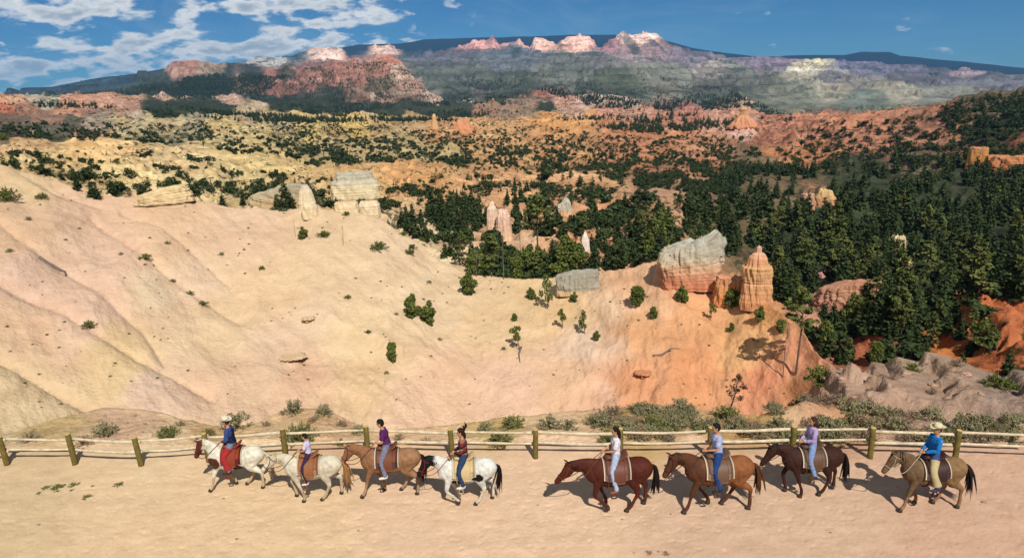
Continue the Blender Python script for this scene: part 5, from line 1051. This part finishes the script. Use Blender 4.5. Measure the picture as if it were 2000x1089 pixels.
SKIN = attr_mat('skin', 0.6, 0.3, 0.05)
def make_rider(horse, g, scale, hscale, yaw, label, shirt, pants, shoe, hair, skin=(206, 150, 112), hat=None, sleeves='long', chaps=None, longhair=0, lean=0.0, stripes=None, turn=0.0, vest=None):
    """sits on the saddle: hip joint at the seat, knees bent over the barrel, feet in the stirrups, hands at the reins"""
    e = empty('person', (g[0], g[1], horse.location.z), yaw, 1.0); tag(e, label, 'person', 'riders in line along the trail')
    k = scale; H = lambda x, y, z: np.array([x, y, z], float)*hscale      # horse based spots (stirrups, reins)
    hip = H(-.06, 0, 1.43)+np.array([0, 0, .10*k])
    up = np.array([-math.sin(lean), 0, math.cos(lean)])
    chest = hip+up*.34*k; neck = hip+up*.52*k; hc = neck+up*.17*k+np.array([-.025*k, 0, 0])
    fw = np.array([-math.cos(turn), math.sin(turn), 0]); rt = np.array([math.sin(turn), math.cos(turn), 0])
    B = []; SH = []; PT = []
    tor = [(hip-up*.05*k), hip+up*.10*k, hip+up*.24*k, chest+up*.03*k, neck-up*.05*k, neck]
    B.append(limb(tor, [.11*k, .095*k, .09*k, .11*k, .07*k, .05*k], [.16*k, .13*k, .135*k, .175*k, .13*k, .055*k], 16, 16))
    SH.append(limb(tor[:5]+[neck-up*.012*k], [.128*k, .122*k, .112*k, .128*k, .088*k, .062*k], [.178*k, .155*k, .152*k, .192*k, .15*k, .068*k], 18, 18))
    B.append(limb([neck-up*.03*k, neck+up*.04*k, neck+up*.1*k], [.055*k, .05*k, .05*k], None, 7, 10))
    B.append(limb([hc-up*.115*k+fw*.01*k, hc-up*.08*k+fw*.015*k, hc-up*.02*k, hc+up*.05*k, hc+up*.10*k, hc+up*.125*k], [.04*k, .075*k, .094*k, .098*k, .07*k, .03*k], [.035*k, .058*k, .072*k, .077*k, .06*k, .025*k], 14, 16, tuple(rt)))
    B.append(limb([hc+fw*.085*k+up*.02*k, hc+fw*.103*k-up*.015*k, hc+fw*.098*k-up*.03*k], [.010*k, .016*k, .010*k], [.010*k, .015*k, .012*k], 5, 8, tuple(rt)))
    B.append(limb([hc+fw*.082*k-up*.055*k, hc+fw*.09*k-up*.06*k], [.01*k, .008*k], [.022*k, .018*k], 4, 8, tuple(rt)))
    for sy in (-1, 1): B.append(limb([hc+rt*sy*.072*k-up*.025*k, hc+rt*sy*.082*k+up*.0*k, hc+rt*sy*.078*k+up*.03*k], [.012*k, .017*k, .014*k], [.008*k, .01*k, .008*k], 5, 8))
    hands = []
    for sy in (-1, 1):
        sh = neck-up*.055*k+np.array([0, sy*.165*k, 0]); hd = H(-.36, sy*.035, 1.58)
        el = (sh+hd)/2+np.array([.10*k, sy*.10*k, -.09*k]); wr = hd+(el-hd)/np.linalg.norm(el-hd)*.06*k
        B.append(limb([sh, (sh+el)/2, el, (el+wr)/2, wr], [.048*k, .042*k, .036*k, .032*k, .023*k], None, 14, 10))
        if sleeves == 'long': SH.append(limb([sh-np.array([0, sy*.03, 0])*k, (sh+el)/2, el, (el+wr)/2, wr+(el-wr)*.08], [.075*k, .060*k, .054*k, .048*k, .040*k], None, 14, 10))
        else: SH.append(limb([sh-np.array([0, sy*.03, 0])*k, sh*.6+el*.4, sh*.25+el*.75], [.075*k, .066*k, .066*k], None, 10, 10))
        f_ = (wr-el)/np.linalg.norm(wr-el); B.append(limb([wr, wr+f_*.045*k, wr+f_*.085*k], [.026*k, .036*k, .030*k], [.016*k, .018*k, .014*k], 6, 10, (0, 0, 1)))
        sd2 = np.cross(f_, [0, 0, 1]); sd2 /= np.linalg.norm(sd2)
        for fi in range(4):
            q = wr+f_*.08*k+np.array([0, 0, (.024-.016*fi)*k]); ln = (.062, .070, .066, .052)[fi]*k; cu = -sy*sd2*sy*0
            inn = np.array([0, -sy, 0]); B.append(limb([q, q+f_*ln*.45+inn*.004, q+f_*ln*.75+inn*ln*.35, q+f_*ln*.55+inn*ln*.62], [.0085*k, .0085*k, .0078*k, .0068*k], None, 7, 6))
        q = wr+f_*.025*k+np.array([0, 0, .026*k]); B.append(limb([q, q+f_*.03*k+np.array([0, -sy*.012, .016])*k, q+f_*.055*k+np.array([0, -sy*.028, .014])*k], [.011*k, .0095*k, .008*k], None, 6, 6))
        # leg
        hj = hip+np.array([0, sy*.09*k, -.02*k]); foot = H(-.12, sy*.385, .70)+np.array([.0, 0, .02]); 
        an = foot+np.array([.02, 0, .085*k]); d_ = np.linalg.norm(an-hj); L1, L2 = .43*k, .42*k
        md = (hj+an)/2; hgt_ = math.sqrt(max(L1*L1-(d_/2)**2, .02)); dirv = (an-hj)/d_; pole = np.array([-1, sy*.45, .35]); pole = pole-dirv*(pole@dirv); pole /= np.linalg.norm(pole); kn = md+pole*min(hgt_, .30*k)
        B.append(limb([hj, (hj+kn)/2, kn, (kn+an)/2, an], [.08*k, .068*k, .052*k, .046*k, .034*k], None, 14, 12))
        PT.append(limb([hj+np.array([0, -sy*.02, .02])*k, (hj+kn)/2, kn, (kn+an)/2, an+np.array([0, 0, .0])], [.112*k, .092*k, .075*k, .068*k, .062*k], None, 16, 12))
        V, F4, F3 = limb([an+np.array([.012, 0, .03*k]), an+np.array([.012, 0, -.02*k]), foot+np.array([-.02, 0, .045*k]), foot+np.array([-.10*k, 0, .03*k]), foot+np.array([-.17*k, 0, .022*k])], [.05*k, .056*k, .05*k, .038*k, .024*k], [.045*k, .045*k, .045*k, .046*k, .035*k], 12, 12)
        shoe_o = (V, F4, F3); B.append(limb([an, foot+np.array([-.02, 0, .05*k]), foot+np.array([-.12*k, 0, .03*k])], [.03*k, .034*k, .02*k], None, 8, 8))
        sh_ob = mesh_np('boot' if chaps or sum(shoe) < 300 else 'shoe', V, F4, F3, mat=cm(shoe, 'shoe_leather', 0.6), parent=e)
        if chaps:
            V, F4, F3 = limb([hj*.7+kn*.3, (hj+kn)/2, kn, kn*.4+an*.6, kn*.15+an*.85], [.118*k, .110*k, .096*k, .098*k, .112*k], [.118*k, .105*k, .088*k, .088*k, .092*k], 16, 14); mesh_np('chaps', V, F4, F3, mat=cm(chaps, 'chaps_leather', 0.7), parent=e)
    PT.append(limb([hip-up*.09*k, hip, hip+up*.09*k], [.118*k, .128*k, .112*k], [.17*k, .178*k, .15*k], 10, 16))
    sc_ = s2l(skin)/KL
    body = fuse('body', B, 0.0085*max(k, .8), SKIN, lambda co: np.tile(sc_, (len(co), 1)), e, 1)
    if stripes:
        cols = [s2l(c)/KL for c in stripes]
        def cf(co):
            t = (co-hip)@up/(.052*k); i = np.floor(t).astype(int) % len(cols); return np.array(cols)[i]
        fuse('shirt', SH, 0.013*k, STRI, cf, e, 2, folds(4, .010*k))
    else: fuse('shirt', SH, 0.016*k, cm(shirt, 'shirt_cloth', 0.9, 0.22, 9), None, e, 2, folds(3, .012*k))
    fuse('trousers', PT, 0.016*k, cm(pants, 'denim', 0.9, 0.25, 12), None, e, 2, folds(7, .012*k, 13))
    if vest:
        V, F4, F3 = limb([hip+up*.02*k, hip+up*.2*k, chest+up*.03*k, neck-up*.07*k], [.136*k, .124*k, .139*k, .11*k], [.17*k, .158*k, .17*k, .13*k], 12, 18); mesh_np('vest', V, F4, F3, mat=cm(vest, 'vest_cloth'), parent=e)
    # hair
    Hh = [limb([hc-up*.06*k-fw*.055*k, hc-up*.01*k-fw*.035*k, hc+up*.05*k-fw*.012*k, hc+up*.11*k, hc+up*.138*k], [.055*k, .088*k, .102*k, .080*k, .035*k], [.065*k, .080*k, .087*k, .070*k, .03*k], 12, 14, tuple(rt))]
    if longhair == 1: Hh.append(limb([hc-fw*.06*k+up*.03*k, hc-fw*.10*k-up*.06*k, hc-fw*.11*k-up*.18*k, hc-fw*.10*k-up*.30*k], [.06*k, .055*k, .045*k, .015*k], [.075*k, .07*k, .06*k, .02*k], 12, 10))
    if longhair == 2:                                  # blown up and back by the wind
        for q in range(9):
            R = random.Random(q+3); o_ = np.array([R.uniform(-.03, .03), R.uniform(-.05, .05), R.uniform(-.03, .03)])*k
            Hh.append(limb([hc-fw*.05*k+up*.06*k, hc-fw*.11*k+up*.09*k+o_, hc-fw*(.12+.03*(q % 3))*k+up*.17*k+o_*1.5, hc-fw*(.07+.02*q/3)*k+up*(.26+.02*(q % 4))*k+o_*2.2], [.04*k, .028*k, .018*k, .004*k], None, 9, 6))
        Hh.append(limb([hc-fw*.06*k, hc-fw*.10*k-up*.10*k, hc-fw*.09*k-up*.22*k], [.06*k, .05*k, .02*k], [.075*k, .06*k, .03*k], 8, 10))
    if longhair == 3: Hh.append(limb([hc-fw*.03*k+up*.02*k, hc-fw*.05*k-up*.07*k, hc-fw*.055*k-up*.14*k], [.085*k, .085*k, .06*k], [.10*k, .105*k, .08*k], 9, 14))
    fuse('hair', Hh, 0.013*k, cm(hair, 'hair', 0.7, 0.3), None, e, 1)
    EM = cm((40, 30, 26), 'eye', 0.3)
    for sy in (-1, 1):
        V, F4, F3 = ball(hc+fw*.088*k+rt*sy*.032*k+up*.008*k, .011*k); mesh_np('eye', V, F4, F3, mat=EM, parent=e)
    if hat:
        th = np.linspace(0, 2*np.pi, 36, endpoint=False); HV = []; c = hc+up*.075*k
        prof = [(.088, -.008, 0), (.14, -.012, .35), (.178, .006, 1), (.180, .012, 1), (.14, -.002, .35), (.098, .006, 0), (.092, .05, 0), (.082, .095, 0), (.055, .115, 0), (.015, .098, 0)]
        for r_, z_, curl in prof:
            for t in th:
                x_ = r_*math.cos(t)*1.12; y_ = r_*math.sin(t)*(1-.12*curl)
                HV.append(c+(fw*x_+rt*y_+up*(z_+curl*.045*abs(math.sin(t))**2.5-(0.02 if curl == 1 and math.cos(t) > .7 else 0)))*k)
        n = 36; F = [(i*n+j, i*n+(j+1) % n, (i+1)*n+(j+1) % n, (i+1)*n+j) for i in range(len(prof)-1) for j in range(n)]
        b0 = (len(prof)-1)*n; HV.append(c+up*.095*k); F3 = [(b0+j, b0+(j+1) % n, len(HV)-1) for j in range(n)]
        ho_ = mesh_np('hat', np.array(HV), np.array(F), np.array(F3), mat=cm(hat, 'hat_felt', 0.8, 0.05), parent=e)
        V, F = tube_np([c+(fw*.094*math.cos(t)*1.12+rt*.094*math.sin(t)+up*.018)*k for t in np.linspace(0, 2*np.pi, 25)], np.full(25, .01*k), 6); mesh_np('hat_band', V, F, None, mat=cm((110, 84, 60), 'hat_band', 0.8), parent=ho_)
    return e
STRI = attr_mat('striped_cloth', 0.9, 0.1, 0.08)
def coat_fn(main, head=None, legs=None, neck=None, patches=(), noise=0.0, belly=None, front=None):
    M = s2l(main)/KL
    def f(co, seed, hx=-1.0, nx=-0.7):
        x, y, z = co[:, 0], co[:, 1], co[:, 2]; n = fbm(x*3+seed, z*3+y*2, 3, seed)
        c = np.tile(M, (len(co), 1))*(1+0.22*n)[:, None]
        def mixin(m, rgb): 
            nonlocal c
            m = np.clip(m, 0, 1)[:, None]; c = c*(1-m)+(s2l(rgb)/KL)*m
        if front is not None: mixin(sstep(-x+0.15*n, 0.15, 0.5), front)
        if neck is not None: mixin(sstep(-x+0.15*n, -nx, -nx+.08), neck)
        if head is not None: mixin(sstep(-x+0.1*n, -hx, -hx+.05), head)
        if legs is not None: mixin(1-sstep(z+0.08*n, 0.42, 0.6), legs)
        if belly is not None: mixin(1-sstep(z+0.05*n, 0.78, 0.9), belly)
        for (cx, cz, r, rgb) in patches: mixin(1-sstep(np.hypot(x-cx, (z-cz)*1.1)+0.10*n, r*.9, r), rgb)
        mixin(1-sstep(z, .04, .07), (60, 50, 42)); return np.clip(c, 0.004, 0.8)
    return f
W1 = [(0.35, 0.1), (-0.35, 0.05), (-0.30, 0.15), (0.28, 0.0)]
W2 = [(-0.30, 0.0), (0.45, 0.7), (0.30, 0.0), (-0.38, 0.25)]
W3 = [(0.15, 0.9), (-0.30, 0.1), (0.28, 0.05), (-0.32, 0.2)]
W4 = [(0.4, 0.15), (-0.25, 0.4), (-0.36, 0.2), (0.33, 0.05)]
YW = 0.05
HR = []
def pair(px, py, sc, label, coat, tack, pose, head, rider, yaw=YW, **kw):
    h, g = make_horse(px, py, sc, yaw, label, coat, tack, pose, head, **kw); rd = dict(rider); k = rd.pop('k'); make_rider(h, g, k, sc, yaw, **rd)
pair(470, 950, 0.98, 'white horse with a brown head at the front of the line', coat_fn((226, 218, 196), head=(104, 52, 34), patches=[(-0.62, 1.0, 0.2, (90, 48, 32)), (0.1, 0.8, 0.16, (70, 44, 34))], legs=(196, 170, 130)), (92, 40, 30), W4, (0.30, -0.25),
     dict(k=0.96, label='leading rider in a white cowboy hat, dark blue shirt and red chaps', shirt=(58, 76, 128), pants=(120, 124, 140), shoe=(72, 44, 34), hair=(60, 44, 34), hat=(232, 220, 190), chaps=(164, 44, 44), vest=(28, 34, 58), turn=0.2, lean=0.08), mane=(214, 200, 176), tailc=(206, 186, 150), seed=1, sad=(142, 62, 40), blanket=(112, 40, 40))
pair(618, 972, 0.98, 'cream grey horse second in line, carrying the child', coat_fn((214, 202, 176), legs=(190, 166, 132)), (80, 56, 40), W2, (-0.05, 0.05),
     dict(k=0.72, label='child with dark hair in a white lavender shirt and dark purple trousers', shirt=(212, 202, 226), pants=(58, 40, 66), shoe=(226, 220, 214), hair=(34, 26, 24), sleeves='short', lean=0.10), mane=(186, 160, 118), tailc=(168, 122, 74), seed=2, sad=(150, 96, 60), blanket=(178, 128, 100))
pair(768, 962, 1.04, 'tan dun horse third in line, under the rider in purple', coat_fn((156, 114, 82), legs=(170, 138, 106), front=(146, 102, 70)), (96, 46, 34), W1, (0.06, -0.12),
     dict(k=0.95, label='rider with short black hair in a purple shirt and grey jeans', shirt=(92, 40, 92), pants=(124, 122, 140), shoe=(228, 224, 214), hair=(26, 20, 18), sleeves='short', lean=0.16), mane=(150, 100, 62), tailc=(60, 42, 34), seed=3, sad=(120, 70, 48), blanket=(96, 66, 60))
pair(915, 980, 1.0, 'white horse with a black head and black patches, fourth in line', coat_fn((224, 220, 208), neck=(28, 26, 28), patches=[(0.30, 0.95, 0.17, (26, 24, 26)), (-0.30, 0.8, 0.15, (26, 24, 26))], legs=(216, 200, 176)), (140, 40, 40), W3, (-0.02, -0.15),
     dict(k=0.95, label='rider with long dark hair flying up, in a red striped shirt and blue jeans', shirt=(170, 60, 60), pants=(48, 62, 96), shoe=(220, 214, 210), hair=(44, 26, 24), longhair=2, lean=0.04, stripes=[(126, 50, 50), (158, 116, 92), (30, 26, 36), (110, 54, 56)]), mane=(22, 20, 22), tailc=(28, 20, 22), seed=4, sad=(206, 178, 130), blanket=(204, 180, 140))
pair(1206, 992, 1.13, 'dark red bay horse with its head held low, leading the second group', coat_fn((84, 36, 24), legs=(92, 44, 28)), (120, 70, 50), W3, (-0.32, 0.05),
     dict(k=0.92, label='rider with dark hair in a plain white t-shirt and pale blue jeans', shirt=(232, 222, 232), pants=(170, 184, 206), shoe=(150, 88, 66), hair=(24, 22, 20), sleeves='short', longhair=1, lean=-0.02), mane=(58, 26, 20), tailc=(34, 22, 18), seed=5, sad=(110, 66, 50), blanket=(128, 92, 84))
pair(1400, 990, 1.14, 'golden chestnut horse with a darker neck, right behind the red bay', coat_fn((142, 88, 50), front=(92, 54, 34), legs=(96, 56, 34)), (80, 50, 34), W4, (-0.02, -0.22),
     dict(k=1.0, label='rider with short dark hair in a light blue shirt and deep blue jeans', shirt=(176, 186, 220), pants=(36, 66, 118), shoe=(50, 38, 34), hair=(24, 22, 22), sleeves='short', lean=0.06), mane=(60, 40, 26), tailc=(90, 54, 30), seed=6, sad=(112, 84, 66), blanket=(150, 116, 92))
pair(1580, 962, 1.04, 'very dark brown horse walking between the chestnut and the cowboy', coat_fn((62, 34, 26), legs=(70, 40, 28)), (70, 50, 40), W2, (-0.05, -0.1),
     dict(k=0.92, label='rider with a brown bob in a lavender long sleeved shirt and faded jeans', shirt=(178, 156, 200), pants=(130, 150, 190), shoe=(70, 50, 40), hair=(66, 40, 36), longhair=3, lean=-0.02), mane=(34, 20, 18), tailc=(34, 22, 20), seed=7, sad=(100, 72, 52), blanket=(124, 104, 84))
pair(1812, 988, 1.06, 'buckskin horse with a dark tail, last in line at the right', coat_fn((140, 108, 72), front=(112, 86, 60), legs=(150, 112, 76)), (190, 176, 150), W1, (0.16, -0.1),
     dict(k=0.98, label='last rider, cowboy in a cream hat, bright blue shirt and pale chaps', shirt=(34, 120, 190), pants=(60, 80, 130), shoe=(52, 56, 92), hair=(70, 50, 40), hat=(228, 214, 170), chaps=(196, 178, 130), lean=-0.05), mane=(54, 42, 34), tailc=(40, 32, 30), seed=8, sad=(64, 40, 36), blanket=(96, 70, 62))
# grass tufts and stones on the trail
for (px, py, w_) in [(75,962,10),(90,952,16),(112,950,22),(122,948,12),(145,946,18),(168,970,18),(232,946,20),(140,956,8),(180,948,7),(110,958,8)]:
    shrub_px('green', px, py, w_, 'thin dry grass tuft growing on the sandy trail at the left', 'grass tufts on the trail at the left', 0.25, 'grass_tuft', near=(0, 1.02))
for (px, py, w_) in [(1268,1078,18),(1302,1080,20),(1286,1076,8),(1238,1078,6)]:
    shrub_px('dry', px, py, w_, 'small brown clod of dung and grass at the bottom of the trail', 'brown clods at the bottom edge', 0.3, 'clod', near=(0, 1.02))
for (px, py, w_) in [(1923,980,8),(462,1051,6),(1215,1012,5),(1622,1038,5),(700,1034,5),(75,1024,6),(1050,985,4),(1310,1003,5),(436,972,5)]:
    s = spot(px, py, 0, 1.02); x, y, z, r = s; k = w_*math.hypot(r, z-CAMH)/FPX/2
    o = bpy.data.objects.new('stone', random.choice(SMS)); COL.objects.link(o); o.location = (x, y, z); o.scale = (k, k, k); tag(o, 'small dark stone lying alone on the open trail', 'stone', 'single stones on the trail')
# ---------------------------------------------------------------- haze
hm = bpy.data.materials.new('haze_air'); hm.use_nodes = True; nt = hm.node_tree; nt.nodes.clear()
pv = N('ShaderNodeVolumePrincipled'); pv.inputs['Color'].default_value = (0.20, 0.46, 0.86, 1); pv.inputs['Density'].default_value = 3.1e-5
pv.inputs['Anisotropy'].default_value = 0.0
ho = N('ShaderNodeOutputMaterial'); L(pv.outputs[0], ho.inputs['Volume'])
hb = bmesh.new(); bmesh.ops.create_cube(hb, size=1.0)
zb = float(Z.min())-1.5; zt = float(Z.max())+30
for v in hb.verts: v.co = (v.co.x*60000, 7700+v.co.y*18000, zb if v.co.z < 0 else zt)
hme = bpy.data.meshes.new('haze'); hb.to_mesh(hme); hb.free()
hz = bpy.data.objects.new('haze', hme); COL.objects.link(hz); hme.materials.append(hm)
tag(hz, 'thin blue haze of distance over the basin', kind='stuff')
